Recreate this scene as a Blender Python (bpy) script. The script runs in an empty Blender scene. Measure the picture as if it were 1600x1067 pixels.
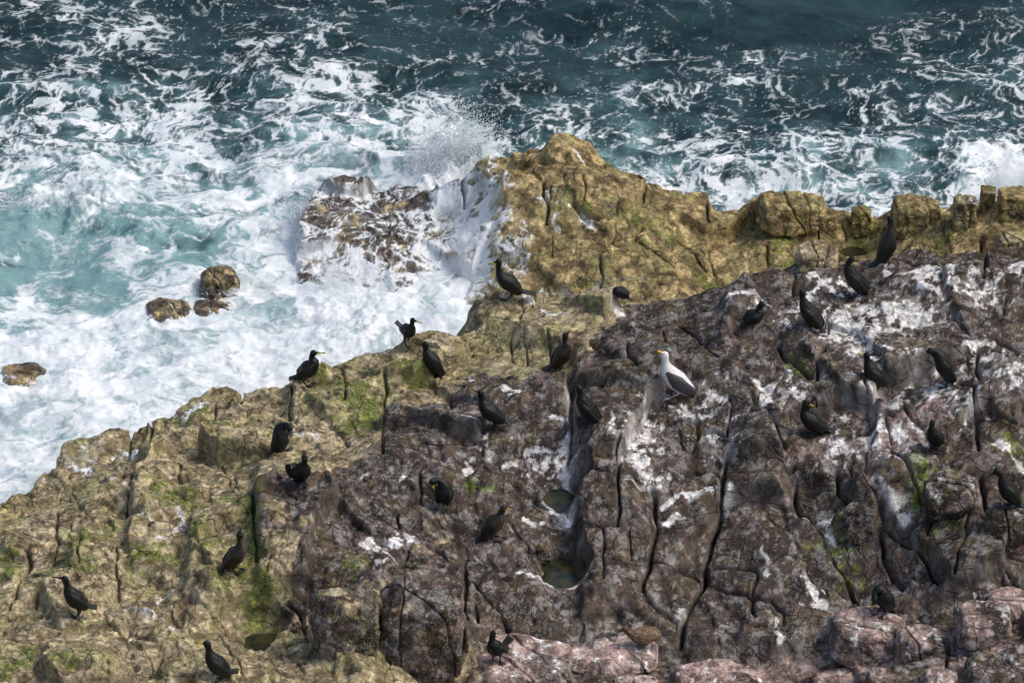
import bpy, math, random
import numpy as np
from mathutils import Vector

# ------------------------------------------------------------------ camera, world, sun
sc = bpy.context.scene
PITCH = math.radians(30); DIST = 70.0; FPX = 8750.0
TGT = np.array([0.0, 0.0, 0.8])
FWD = np.array([0, math.cos(PITCH), -math.sin(PITCH)])
UPV = np.array([0, math.sin(PITCH), math.cos(PITCH)])
RGT = np.array([1.0, 0, 0])
CAM = TGT - FWD * DIST
cd = bpy.data.cameras.new('camera'); cam = bpy.data.objects.new('camera', cd)
sc.collection.objects.link(cam); sc.camera = cam
cam.location = CAM; cam.rotation_euler = (math.pi / 2 - PITCH, 0, 0)
cd.sensor_width = 36; cd.lens = 36 * FPX / 1600.0; cd.clip_start = 1; cd.clip_end = 6000

SUN_EL, SUN_AZ = math.radians(54), math.radians(92)     # azimuth clockwise from +Y (behind, to the right)
w = bpy.data.worlds.new('World'); sc.world = w; w.use_nodes = True
nt = w.node_tree; bg = nt.nodes['Background']
sky = nt.nodes.new('ShaderNodeTexSky'); sky.sky_type = 'NISHITA'; sky.sun_disc = False
sky.sun_elevation = SUN_EL; sky.sun_rotation = SUN_AZ; sky.dust_density = 4.0; sky.air_density = 1.0; sky.ozone_density = 1.0
nt.links.new(sky.outputs[0], bg.inputs[0]); bg.inputs[1].default_value = 0.15
sd = bpy.data.lights.new('sun', 'SUN'); so = bpy.data.objects.new('sun', sd); sc.collection.objects.link(so)
sd.energy = 1.5; sd.angle = math.radians(16); sd.color = (1.0, 0.95, 0.88)
sdir = Vector((math.sin(SUN_AZ) * math.cos(SUN_EL), math.cos(SUN_AZ) * math.cos(SUN_EL), math.sin(SUN_EL)))
so.rotation_euler = sdir.to_track_quat('Z', 'Y').to_euler()
sc.view_settings.view_transform = 'Standard'; sc.view_settings.look = 'None'
sc.cycles.volume_bounces = 3; sc.view_settings.exposure = 0.0; sc.view_settings.gamma = 1.0

# ------------------------------------------------------------------ helpers
def tag(o, label=None, cat=None, group=None, kind=None):
    for k, v in (('label', label), ('category', cat), ('group', group), ('kind', kind)):
        if v: o[k] = v
    return o

def at_z(px, py, z):
    """world point of photo pixel (1600 px wide) on the level plane z"""
    d = FWD + (px - 800) / FPX * RGT + (533.5 - py) / FPX * UPV
    t = (z - CAM[2]) / d[2]
    return CAM + d * t

rs = np.random.RandomState(7)
PERM = rs.permutation(256); PERM = np.concatenate([PERM, PERM, PERM]).astype(np.int64)
G3 = rs.randn(256, 3).astype(np.float32); G3 /= np.linalg.norm(G3, axis=1)[:, None]
G2a = rs.rand(256) * 2 * math.pi; G2 = np.stack([np.cos(G2a), np.sin(G2a)], 1).astype(np.float32)

def pn2(x, y, seed=0):
    x = x + seed * 17.31; y = y - seed * 9.77
    xi = np.floor(x).astype(np.int64); yi = np.floor(y).astype(np.int64)
    xf = (x - xi).astype(np.float32); yf = (y - yi).astype(np.float32)
    u = xf * xf * xf * (xf * (xf * 6 - 15) + 10); v = yf * yf * yf * (yf * (yf * 6 - 15) + 10)
    def g(a, b):
        h = PERM[(PERM[(xi + a) & 255] + yi + b) & 255]
        gg = G2[h]
        return gg[..., 0] * (xf - a) + gg[..., 1] * (yf - b)
    n0 = g(0, 0) * (1 - u) + g(1, 0) * u; n1 = g(0, 1) * (1 - u) + g(1, 1) * u
    return (n0 * (1 - v) + n1 * v) * 1.5

def pn3(x, y, z, seed=0):
    x = x + seed * 13.7; y = y + seed * 5.3; z = z - seed * 7.9
    xi = np.floor(x).astype(np.int64); yi = np.floor(y).astype(np.int64); zi = np.floor(z).astype(np.int64)
    f = [(x - xi).astype(np.float32), (y - yi).astype(np.float32), (z - zi).astype(np.float32)]
    u, v, q = [t * t * t * (t * (t * 6 - 15) + 10) for t in f]
    r = 0
    for a in (0, 1):
        for b in (0, 1):
            for c in (0, 1):
                h = PERM[(PERM[(PERM[(xi + a) & 255] + yi + b) & 255] + zi + c) & 255]
                gg = G3[h]
                d = gg[..., 0] * (f[0] - a) + gg[..., 1] * (f[1] - b) + gg[..., 2] * (f[2] - c)
                r = r + d * (u if a else 1 - u) * (v if b else 1 - v) * (q if c else 1 - q)
    return r * 1.5

def fbm2(x, y, oct=4, seed=0, gain=.5):
    r = 0; a = 1.0; f = 1.0
    for i in range(oct):
        r = r + a * pn2(x * f, y * f, seed + i * 3); a *= gain; f *= 2.03
    return r

def sstep(a, b, x):
    t = np.clip((x - a) / (b - a), 0, 1); return t * t * (3 - 2 * t)

def voro(x, y, seed=0, jit=.85):
    """F1, edge distance, cell random x3, offset to the seed"""
    xi = np.floor(x).astype(np.int64); yi = np.floor(y).astype(np.int64)
    sx = []; 
    F1 = np.full(x.shape, 9e9); best = np.zeros(x.shape + (2,)); bid = np.zeros(x.shape, np.int64)
    cand = []
    for a in (-1, 0, 1):
        for b in (-1, 0, 1):
            h = PERM[(PERM[(xi + a + seed * 31) & 255] + yi + b) & 255]
            h2 = PERM[(h + 101) & 255]
            cx = xi + a + .5 + (h / 255. - .5) * jit; cy = yi + b + .5 + (h2 / 255. - .5) * jit
            dx = cx - x; dy = cy - y; d = dx * dx + dy * dy
            m = d < F1
            F1 = np.where(m, d, F1); best[..., 0] = np.where(m, dx, best[..., 0]); best[..., 1] = np.where(m, dy, best[..., 1])
            bid = np.where(m, h * 256 + h2, bid); cand.append((dx, dy))
    E = np.full(x.shape, 9e9)
    for dx, dy in cand:
        ex = dx - best[..., 0]; ey = dy - best[..., 1]; L = np.sqrt(ex * ex + ey * ey)
        ok = L > 1e-5
        e = ((dx + best[..., 0]) * .5 * ex + (dy + best[..., 1]) * .5 * ey) / np.maximum(L, 1e-5)
        E = np.where(ok, np.minimum(E, e), E)
    r1 = PERM[(bid // 256 + 11) & 255] / 255.; r2 = PERM[(bid % 256 + 57) & 255] / 255.; r3 = PERM[(bid // 256 + bid % 256 + 5) & 255] / 255.
    return np.sqrt(F1), E, r1, r2, r3, best

def seg_dist(X, Y, P, pad=2.0):
    """distance of grid points to polyline P (n,2); also signed side (+ = left of travel)"""
    D = np.full(X.shape, 9e9); S = np.zeros(X.shape)
    lo = P.min(0) - pad; hi = P.max(0) + pad
    m = (X > lo[0]) & (X < hi[0]) & (Y > lo[1]) & (Y < hi[1])
    x = X[m]; y = Y[m]; d = np.full(x.shape, 9e9); s = np.zeros(x.shape)
    for i in range(len(P) - 1):
        a = P[i]; b = P[i + 1]; e = b - a; L2 = max((e ** 2).sum(), 1e-9)
        t = np.clip(((x - a[0]) * e[0] + (y - a[1]) * e[1]) / L2, 0, 1)
        qx = x - a[0] - t * e[0]; qy = y - a[1] - t * e[1]; dd = np.sqrt(qx * qx + qy * qy)
        k = dd < d; d = np.where(k, dd, d); s = np.where(k, e[0] * (y - a[1]) - e[1] * (x - a[0]), s)
    D[m] = d; S[m] = np.sign(s)
    return D, S

def in_poly(X, Y, P):
    r = np.zeros(X.shape, bool); n = len(P)
    for i in range(n):
        a = P[i]; b = P[(i + 1) % n]
        c = ((a[1] > Y) != (b[1] > Y)) & (X < (b[0] - a[0]) * (Y - a[1]) / (b[1] - a[1] + 1e-12) + a[0])
        r ^= c
    return r

def rbf_fit(pts):
    P = np.array(pts, float); n = len(P)
    D = np.hypot(P[:, None, 0] - P[None, :, 0], P[:, None, 1] - P[None, :, 1])
    K = -np.sqrt(D * D + .09) + np.eye(n) * .06
    A = np.zeros((n + 1, n + 1)); A[:n, :n] = K; A[:n, n] = 1; A[n, :n] = 1
    b = np.append(P[:, 2], 0); wgt = np.linalg.solve(A, b)
    return P, wgt

def rbf_eval(fit, X, Y):
    P, wgt = fit; r = np.full(X.shape, wgt[-1])
    for i in range(len(P)):
        r = r - wgt[i] * np.sqrt((X - P[i, 0]) ** 2 + (Y - P[i, 1]) ** 2 + .09)
    return r

def grid_mesh(name, X, Y, Z, attrs, mat, mask=None):
    ny, nx = X.shape
    co = np.stack([X, Y, Z], -1).reshape(-1, 3).astype(np.float32)
    i = np.arange(ny * nx).reshape(ny, nx)
    q = np.stack([i[:-1, :-1], i[:-1, 1:], i[1:, 1:], i[1:, :-1]], -1).reshape(-1, 4)
    if mask is not None:
        mk = mask[:-1, :-1] | mask[1:, 1:] | mask[:-1, 1:] | mask[1:, :-1]
        q = q[mk.reshape(-1)]
        used = np.unique(q); rm = np.full(ny * nx, -1); rm[used] = np.arange(len(used))
        q = rm[q]; co = co[used]
    else: used = None
    me = bpy.data.meshes.new(name)
    me.vertices.add(len(co)); me.vertices.foreach_set('co', co.ravel())
    me.loops.add(q.size); me.loops.foreach_set('vertex_index', q.ravel().astype(np.int32))
    me.polygons.add(len(q)); me.polygons.foreach_set('loop_start', (np.arange(len(q)) * 4).astype(np.int32))
    me.polygons.foreach_set('use_smooth', np.ones(len(q), bool))
    for an, arr in attrs.items():
        a = arr.reshape(-1, 4).astype(np.float32)
        if used is not None: a = a[used]
        at = me.attributes.new(an, 'FLOAT_COLOR', 'POINT'); at.data.foreach_set('color', a.ravel())
    me.update(); me.materials.append(mat)
    o = bpy.data.objects.new(name, me); sc.collection.objects.link(o)
    return o

# ------------------------------------------------------------------ node helper
class NB:
    def __init__(s, name):
        s.m = bpy.data.materials.new(name); s.m.use_nodes = True; s.t = s.m.node_tree; s.n = s.t.nodes
        s.b = s.n['Principled BSDF']; s.out = s.n['Material Output']
    def L(s, a, b): s.t.links.new(a, b)
    def put(s, sock, v):
        if hasattr(v, 'links') or isinstance(v, bpy.types.NodeSocket): s.L(v, sock)
        else: sock.default_value = v
    def attr(s, name):
        a = s.n.new('ShaderNodeAttribute'); a.attribute_name = name
        p = s.n.new('ShaderNodeSeparateColor'); s.L(a.outputs['Color'], p.inputs[0])
        return p.outputs[0], p.outputs[1], p.outputs[2], a.outputs['Alpha']
    def pos(s):
        g = s.n.new('ShaderNodeTexCoord'); return g.outputs['Object']
    def math(s, op, a, b=0.0, c=None, clamp=False):
        m = s.n.new('ShaderNodeMath'); m.operation = op; m.use_clamp = clamp
        s.put(m.inputs[0], a); s.put(m.inputs[1], b)
        if c is not None: s.put(m.inputs[2], c)
        return m.outputs[0]
    def vm(s, op, a, b):
        m = s.n.new('ShaderNodeVectorMath'); m.operation = op
        s.put(m.inputs[0], a)
        if op == 'SCALE': s.put(m.inputs['Scale'], b)
        else: s.put(m.inputs[1], b)
        return m.outputs[0]
    def noise(s, v, scale, det=4, rough=.55, dist=0, col=False):
        m = s.n.new('ShaderNodeTexNoise'); s.L(v, m.inputs['Vector']); m.inputs['Scale'].default_value = scale
        m.inputs['Detail'].default_value = det; m.inputs['Roughness'].default_value = rough; m.inputs['Distortion'].default_value = dist
        return m.outputs['Color' if col else 'Fac']
    def vor(s, v, scale, feat='F1', rand=1.0, out='Distance'):
        m = s.n.new('ShaderNodeTexVoronoi'); s.L(v, m.inputs['Vector']); m.feature = feat
        m.inputs['Scale'].default_value = scale; m.inputs['Randomness'].default_value = rand
        return m.outputs[out]
    def ss(s, x, a, b, lo=0., hi=1.):
        m = s.n.new('ShaderNodeMapRange'); m.interpolation_type = 'SMOOTHSTEP'
        s.put(m.inputs[0], x); s.put(m.inputs[1], a); s.put(m.inputs[2], b); s.put(m.inputs[3], lo); s.put(m.inputs[4], hi)
        return m.outputs[0]
    def mix(s, f, a, b):
        m = s.n.new('ShaderNodeMix'); m.data_type = 'RGBA'
        s.put(m.inputs[0], f)
        for i, v in ((6, a), (7, b)):
            if isinstance(v, tuple): m.inputs[i].default_value = (*v, 1)
            else: s.L(v, m.inputs[i])
        return m.outputs[2]
    def fmix(s, f, a, b):
        m = s.n.new('ShaderNodeMix'); m.data_type = 'FLOAT'
        s.put(m.inputs[0], f); s.put(m.inputs[2], a); s.put(m.inputs[3], b); return m.outputs[0]
    def bump(s, h, dist, strength=1.0, nrm=None):
        m = s.n.new('ShaderNodeBump'); m.inputs['Distance'].default_value = dist; m.inputs['Strength'].default_value = strength
        s.L(h, m.inputs['Height'])
        if nrm is not None: s.L(nrm, m.inputs['Normal'])
        return m.outputs[0]

def ramp(t, a, b):
    t = t[..., None]; return np.array(a) * (1 - t) + np.array(b) * t
def cmix(m, c, d): return c * (1 - m[..., None]) + d * m[..., None]
def f3(x, y, z, s, oct=4, seed=0, gain=.55):
    r = 0; a = 1.; f = s
    for i in range(oct):
        r = r + a * pn3(x * f, y * f, z * f, seed + i * 5); a *= gain; f *= 2.07
    return np.clip(.5 + r * .5, 0, 1)

FOAM_Q = None
def foam_score(x, y):
    """lacy network score of the foam, high on the threads"""
    a = x + .26 * fbm2(x * .8, y * .8, 3, 201) + .085 * fbm2(x * 3.1, y * 3.1, 3, 205)
    b = y + .26 * fbm2(x * .8, y * .8, 3, 211) + .085 * fbm2(x * 3.1, y * 3.1, 3, 215)
    f, e1, *_ = voro(a * 2.4, b * 1.9, 7, 1.0); f, e2, *_ = voro(a * 7.0, b * 5.0, 8, 1.0); f, e3, *_ = voro(a * 17, b * 12, 9, 1.0)
    s_ = .36 * np.clip(1 - e1 * 3.8, 0, 1) + .36 * np.clip(1 - e2 * 3.6, 0, 1) + .24 * np.clip(1 - e3 * 3, 0, 1)
    s_ = s_ + .26 * fbm2(a * 1.1, b * 1.0, 3, 221) + .24 * fbm2(a * 5.0, b * 4.0, 5, 225, .66)
    s_ = s_ + .10 * pn2(x * 31, y * 31, 231)
    return s_
def milk_score(x, y):
    """soft drifting curds of the churned white water"""
    a = x + .55 * fbm2(x * .7, y * .9, 3, 401) + .16 * fbm2(x * 2.4, y * 3, 3, 405); b = y + .55 * fbm2(x * .7, y * .9, 3, 411) + .16 * fbm2(x * 2.4, y * 3, 3, 415)
    return .5 * fbm2(a * .9, b * 1.2, 3, 421) - .55 * np.abs(fbm2(a * 2.0, b * 2.8, 4, 425, .6)) - .18 * np.abs(fbm2(a * 7, b * 9, 3, 431)) + .1 * fbm2(a * 14, b * 18, 3, 435)
_rx = rs.rand(60000) * 14 - 7; _ry = rs.rand(60000) * 14 - 3
FOAM_Q = np.quantile(foam_score(_rx, _ry), np.linspace(0, 1, 201))
MILK_Q = np.quantile(milk_score(_rx, _ry), np.linspace(0, 1, 201))
def sea_foam(x, y, dens, aer):
    r = np.interp(foam_score(x, y), FOAM_Q, np.linspace(0, 1, 201)); rm = np.interp(milk_score(x, y), MILK_Q, np.linspace(0, 1, 201))
    m = sstep(.12, .75, aer) * .8; r = r * (1 - m) + rm * m
    r = np.clip((r - .5) * (1 + .45 * np.minimum(m, 1 - m) * 2) + .5, 0, 1)
    d = r - (1 - np.clip(dens, 0, 1) ** 1.75 * .98); k = sstep(0, .06, dens)
    return sstep(-.07 - .12 * m, .09 + .14 * dens + .26 * m, d) * k, sstep(-.40, .15, d) * sstep(.1, .6, dens), d
def foam_masks(x, y, dens):
    r = np.interp(foam_score(x, y), FOAM_Q, np.linspace(0, 1, 201))
    cov = np.clip(dens, 0, 1) ** 1.65 * .97
    d = r - (1 - cov)
    k = sstep(.0, .06, dens)
    soft = sstep(-.04, .07 + .22 * dens, d) * k
    wide = sstep(-.38, .15, d) * sstep(.1, .6, dens)
    return soft, wide, d

def rock_colour(x, y, z, och, drk, pnk, gua, alg, foa):
    x = x.astype(np.float32); y = y.astype(np.float32); z = z.astype(np.float32)
    mid = f3(x, y, z, 4.2, 5, 301, .6); m2 = f3(x, y, z, 2.1, 5, 331, .6); m3 = f3(x, y, z, 12, 4, 361, .65)
    tan = ramp(sstep(.3, .72, mid), TAN[0], TAN[1]); tan = cmix(sstep(.5, .72, m2) * .8, tan, np.array(TAN[2]))
    oc = ramp(sstep(.3, .7, mid), OCH[0], OCH[1]); oc = cmix(sstep(.5, .75, m2) * .8, oc, np.array(OCH[2]))
    dk = ramp(sstep(.28, .72, mid), DRK[0], DRK[1]); dk = cmix(sstep(.55, .85, m2) * .6, dk, np.array(DRK[2]))
    dk = cmix(sstep(.60, .74, f3(x, y, z, 2.9, 4, 341)) * .8, dk, np.array(DRK[3]))
    pk = ramp(sstep(.3, .7, mid), PNK[0], PNK[1]); pk = cmix(sstep(.55, .68, m2), pk, np.array(PNK[2]))
    c = cmix(sstep(.35, .65, och + (mid - .5) * .5), tan, oc)
    c = cmix(sstep(.40, .60, drk + (m2 - .5) * 1.1), c, dk)
    c = cmix(sstep(.40, .60, pnk + (m2 - .5) * 1.0), c, pk)
    c = c * (1 + (sstep(.3, .7, m3) - .5) * (.5 - .3 * np.clip(drk, 0, 1)))[..., None]
    am = sstep(.40, .75, alg + (f3(x, y, z, 9, 4, 371, .7) - .5) * 1.5) * sstep(.03, .15, alg)
    c = cmix(am * .85, c, ramp(m3, (.055, .078, .012), (.19, .24, .035)))
    gn = f3(x, y * .75, z * .6, 8, 5, 391, .68)
    gm = sstep(.42, .74, gua + (gn - .5) * 1.35) * sstep(.02, .12, gua)
    g2 = sstep(.60, .70, f3(x, y * .8, z * .7, 6.0, 5, 395, .85)) * drk * GN_BG
    gm = np.maximum(gm, g2)
    c = cmix(gm * .9, c, ramp(m3, (.56, .54, .50), (.88, .87, .85)))
    soft, wide, d = foam_masks(x + .4 * z, y + 1.1 * z, foa)
    k = sstep(.03, .2, foa)
    c = cmix(wide * k * .45, c, np.array((.40, .47, .47)))
    c = cmix(soft * k * .96, c, np.array((.84, .87, .88)))
    return np.clip(c, 0, .9), np.maximum(soft * k, 0)
TAN = [(.20, .158, .088), (.44, .365, .23), (.31, .28, .135)]
OCH = [(.14, .105, .046), (.40, .305, .145), (.25, .22, .09)]
DRK = [(.037, .028, .022), (.078, .057, .044), (.155, .116, .092), (.098, .074, .041)]
PNK = [(.20, .135, .115), (.42, .30, .26), (.13, .095, .078)]
GN_BG = .22

def rock_material():
    N = NB('wet_rock'); P = N.pos()
    ba = N.n.new('ShaderNodeAttribute'); ba.attribute_name = 'base'; c = ba.outputs['Color']
    brn, drk, foa, wet = N.attr('aux')
    fin = N.noise(P, 22, 4, .72); gran = N.noise(P, 80, 2, .7)
    vr = N.n.new('ShaderNodeHueSaturation'); N.L(c, vr.inputs['Color'])
    g = N.math('ADD', N.math('MULTIPLY', fin, .6), N.math('MULTIPLY', gran, .4))
    N.put(vr.inputs['Value'], N.fmix(foa, N.fmix(drk, N.ss(g, .34, .66, .52, 1.55), N.ss(g, .34, .66, .70, 1.36)), 1.0)); c = vr.outputs[0]
    md = N.noise(P, 7, 4, .65, .3); v2 = N.n.new('ShaderNodeHueSaturation'); N.L(c, v2.inputs['Color']); N.put(v2.inputs['Value'], N.fmix(foa, N.ss(md, .36, .64, .66, 1.38), 1.0)); c = v2.outputs[0]
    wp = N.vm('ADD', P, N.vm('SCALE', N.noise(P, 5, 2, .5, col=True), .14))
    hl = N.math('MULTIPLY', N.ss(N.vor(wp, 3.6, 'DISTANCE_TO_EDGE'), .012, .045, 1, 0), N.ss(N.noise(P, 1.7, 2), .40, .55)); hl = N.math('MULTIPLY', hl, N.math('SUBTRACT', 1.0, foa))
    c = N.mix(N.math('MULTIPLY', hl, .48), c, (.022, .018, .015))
    v = N.n.new('ShaderNodeTexVoronoi'); N.L(P, v.inputs['Vector']); v.inputs['Scale'].default_value = 58
    sp = N.n.new('ShaderNodeSeparateColor'); N.L(v.outputs['Color'], sp.inputs[0])
    pt = N.ss(N.noise(P, 2.3, 4, .7), .46, .62); cov = N.math('MULTIPLY', N.math('ADD', N.ss(fin, .5, .7, .0, .35), N.math('MULTIPLY', brn, .85)), N.math('ADD', .12, pt))
    dot = N.math('MULTIPLY', N.ss(v.outputs['Distance'], .22, .40, 1, 0), N.ss(sp.outputs[0], N.math('SUBTRACT', 1.0, cov), N.math('SUBTRACT', 1.03, cov), 0, 1))
    dot = N.math('MULTIPLY', dot, N.math('SUBTRACT', 1.0, foa))
    c = N.mix(N.math('MULTIPLY', dot, .7), c, (.58, .53, .42))
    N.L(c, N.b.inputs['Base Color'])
    r = N.fmix(wet, .80, .36); r = N.math('ADD', r, N.math('MULTIPLY', N.math('SUBTRACT', fin, .5), .3)); N.L(r, N.b.inputs['Roughness'])
    N.b.inputs['Specular IOR Level'].default_value = .22
    h = N.math('ADD', N.math('MULTIPLY', fin, N.fmix(drk, .032, .020)), N.math('MULTIPLY', gran, N.fmix(drk, .012, .005)))
    h = N.math('ADD', h, N.math('MULTIPLY', dot, .006))
    h = N.math('ADD', h, N.math('MULTIPLY', md, .038))
    h = N.math('SUBTRACT', h, N.math('MULTIPLY', hl, .020))
    N.L(N.bump(h, 1.0, .72), N.b.inputs['Normal'])
    return N.m

def sea_material():
    N = NB('sea_water'); P = N.pos()
    ba = N.n.new('ShaderNodeAttribute'); ba.attribute_name = 'base'; c = ba.outputs['Color']
    foam, wide, dens, al_ = N.attr('aux')
    n = N.noise(N.vm('MULTIPLY', P, (1.0, 1.5, 1.0)), 4.0, 6, .65, .4)
    f = N.noise(P, 30, 3, .7)
    c = N.mix(N.math('MULTIPLY', N.ss(f, .55, .3), N.math('MULTIPLY', foam, .30)), c, (.36, .46, .49))
    N.L(c, N.b.inputs['Base Color'])
    N.L(N.fmix(foam, .12, .8), N.b.inputs['Roughness']); N.b.inputs['IOR'].default_value = 1.33
    h = N.math('ADD', N.math('MULTIPLY', n, N.fmix(foam, .055, .022)), N.math('MULTIPLY', N.math('MULTIPLY', f, foam), .006))
    N.b.inputs['Specular IOR Level'].default_value = .22
    N.L(N.bump(h, 1.0, .8), N.b.inputs['Normal'])
    return N.m

MROCK = rock_material(); MSEA = sea_material()

# ------------------------------------------------------------------ rock relief: control points measured from the photo (px, py, height)
MAIN_EDGE = [(-300, 860, .3), (-120, 830, .3), (0, 785, .35), (50, 745, .45), (110, 695, .5), (150, 675, .55), (205, 682, .5), (240, 657, .65), (330, 607, .75), (455, 607, .8), (500, 557, 1.0),
             (600, 545, 1.05), (690, 528, 1.1), (742, 524, 1.05), (748, 482, 1.25), (790, 458, 1.4), (850, 465, 1.35), (900, 474, 1.4), (985, 466, 1.6), (1060, 462, 1.7), (1130, 450, 1.8),
             (1200, 428, 1.9), (1290, 395, 2.05), (1330, 408, 2.0), (1400, 396, 2.2), (1480, 383, 2.3), (1600, 388, 2.3), (1750, 380, 2.3), (2000, 390, 2.3)]
MAIN_IN = [(800, 520, 1.15), (700, 600, 1.2), (600, 640, 1.15), (560, 600, 1.1), (450, 680, .95), (350, 720, .9), (250, 760, .85), (100, 800, .75), (0, 850, .7),
           (0, 950, .9), (150, 930, 1.0), (300, 850, 1.05), (400, 830, 1.35), (500, 760, 1.35), (620, 700, 1.4), (780, 660, 1.5), (870, 610, 1.5),
           (950, 560, 1.65), (1050, 600, 1.7), (1000, 700, 1.5), (1100, 750, 1.2), (950, 800, 1.15), (1000, 900, .7), (1100, 930, .55), (930, 930, .65),
           (870, 780, 1.02), (870, 895, .68), (780, 900, .9), (700, 780, 1.25), (640, 830, 1.25), (560, 860, 1.35), (650, 950, 1.15), (560, 1000, 1.05), (650, 1050, .75),
           (440, 900, 1.15), (405, 1005, .72), (300, 980, 1.15), (200, 1000, 1.2), (100, 1050, 1.2), (300, 1060, 1.3), (0, 1060, 1.1), (-150, 1000, 1.1),
           (1200, 500, 2.0), (1350, 500, 2.1), (1500, 480, 2.2), (1600, 500, 2.2), (1200, 600, 1.85), (1350, 620, 1.85), (1500, 620, 1.9), (1600, 650, 1.9), (1200, 720, 1.45),
           (1265, 800, .95), (1350, 760, 1.4), (1500, 750, 1.55), (1600, 760, 1.55), (1200, 850, 1.0), (1350, 890, .75), (1500, 880, 1.15), (1600, 900, 1.2), (1200, 950, .55), (1400, 1000, .5),
           (1550, 1000, 1.0), (900, 990, .55), (1100, 990, .35), (800, 1040, .5), (1100, 1070, .3), (800, 1200, .6), (300, 1200, 1.2), (1300, 1200, .6), (-100, 1200, 1.1), (1700, 1200, 1.0),
           (1750, 700, 1.8), (2000, 600, 2.1), (-300, 1100, 1.1), (2000, 1200, 1.2)]
RIDGE_EDGE = [(468, 405, .10), (478, 335, .2), (495, 287, .28), (620, 283, .28), (690, 294, .45), (722, 283, .55), (745, 242, .9), (835, 244, .9), (868, 219, 1.2), (930, 229, 1.15),
              (972, 268, .95), (1040, 285, .85), (1105, 300, .7), (1120, 338, .42), (1142, 350, .3), (1160, 330, .5), (1230, 312, .7), (1290, 315, .65), (1320, 330, .45), (1365, 335, .45),
              (1400, 322, .65), (1500, 310, .8), (1600, 306, .85), (1750, 300, 1.1), (2000, 300, 1.1)]
RIDGE_IN = [(600, 340, .22), (550, 400, .14), (650, 440, .02), (700, 360, .12), (760, 300, .6), (800, 340, .55), (900, 300, .9), (900, 360, .55), (1000, 340, .7), (1000, 400, .4),
            (1100, 380, .4), (900, 430, .25), (1050, 440, .2), (1130, 420, .22), (800, 400, .3), (775, 440, .05), (1200, 350, .5), (1250, 390, .3), (1330, 398, .0), (1450, 350, .6),
            (1550, 360, .7), (1480, 400, .45), (1600, 420, .5), (700, 470, -.2), (560, 460, -.1), (1100, 500, .1), (1400, 480, .3), (1750, 500, .5)]
RIDGE_LOW = [(2000, 560, .2), (1600, 540, .2), (1130, 520, .1), (900, 500, .05), (760, 478, -.05), (690, 490, -.15), (560, 470, -.1), (470, 430, -.05)]

def W(pts): return [tuple(at_z(*p)[:2]) + (p[2],) for p in pts]
mainE = np.array(W(MAIN_EDGE)); ridE = np.array(W([(a, b, c + (.05 if a > 720 else -.05)) for a, b, c in RIDGE_EDGE])); ridL = np.array(W(RIDGE_LOW))
fitM = rbf_fit(W(MAIN_EDGE + MAIN_IN)); fitR = rbf_fit(W([(a, b, c + (.05 if a > 720 else -.05)) for a, b, c in RIDGE_EDGE] + [(a, b, c + (.14 if a > 740 else .04)) for a, b, c in RIDGE_IN] + RIDGE_LOW))
polyM = np.vstack([mainE[:, :2], [[40, mainE[-1, 1]], [40, -60], [-40, -60], [-40, mainE[0, 1]]]])
polyR = np.vstack([ridE[:, :2], [[40, 5], [40, -2]], ridL[:, :2]])

def macro(X, Y, rough=True):
    wx = X; wy = Y
    if rough:
        wx = X + .10 * pn2(X * 1.7, Y * 1.7, 3) + .05 * pn2(X * 5, Y * 5, 4); wy = Y + .10 * pn2(X * 1.7, Y * 1.7, 5) + .05 * pn2(X * 5, Y * 5, 6)
    zm = np.clip(rbf_eval(fitM, X, Y), -.5, 3.0)
    ins = in_poly(wx, wy, polyM); d, _ = seg_dist(wx, wy, polyM, 6.0)
    zm = np.where(ins, zm, zm - np.minimum(d, 6) * 2.6)
    zr = np.clip(rbf_eval(fitR, X, Y), -.5, 1.35)
    ins = in_poly(wx, wy, polyR); d2, _ = seg_dist(wx, wy, polyR, 6.0)
    zr = np.where(ins, zr, zr - np.minimum(d2, 6) * 2.0)
    return zm, zr

# coarse macro for unprojecting traced lines
gx = np.arange(-13, 13.01, .08); gy = np.arange(-16, 9.01, .08)
GX, GY = np.meshgrid(gx, gy); _zm, _zr = macro(GX, GY, False); GZ = np.maximum(_zm, _zr)

def sample(Zg, x0, y0, st, x, y):
    fx = np.clip((x - x0) / st, 0, Zg.shape[1] - 1.001); fy = np.clip((y - y0) / st, 0, Zg.shape[0] - 1.001)
    i = fx.astype(int); j = fy.astype(int); u = fx - i; v = fy - j
    return (Zg[j, i] * (1 - u) + Zg[j, i + 1] * u) * (1 - v) + (Zg[j + 1, i] * (1 - u) + Zg[j + 1, i + 1] * u) * v

def march(Zg, x0, y0, st, px, py):
    d = FWD + (px - 800) / FPX * RGT + (533.5 - py) / FPX * UPV
    ta = (3.4 - CAM[2]) / d[2]; tb = (-.3 - CAM[2]) / d[2]
    t = np.linspace(ta, tb, 3000); p = CAM[None] + t[:, None] * d[None]
    h = sample(Zg, x0, y0, st, p[:, 0], p[:, 1])
    k = np.argmax(p[:, 2] <= h)
    if p[k, 2] > h[k]: k = len(t) - 1
    return p[k]
def onmacro(px, py): return march(GZ, gx[0], gy[0], .08, px, py)
def line(pts, o=(0, 0), k=1.0): return np.array([onmacro(o[0] + p[0] / k, o[1] + p[1] / k)[:2] for p in pts])

K = 2.963
R5 = (530, 350); R6 = (1060, 350); R7 = (0, 707); R8 = (530, 707); R9 = (1060, 707); R4 = (0, 350); R2 = (530, 0); R3 = (1060, 0)
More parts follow.
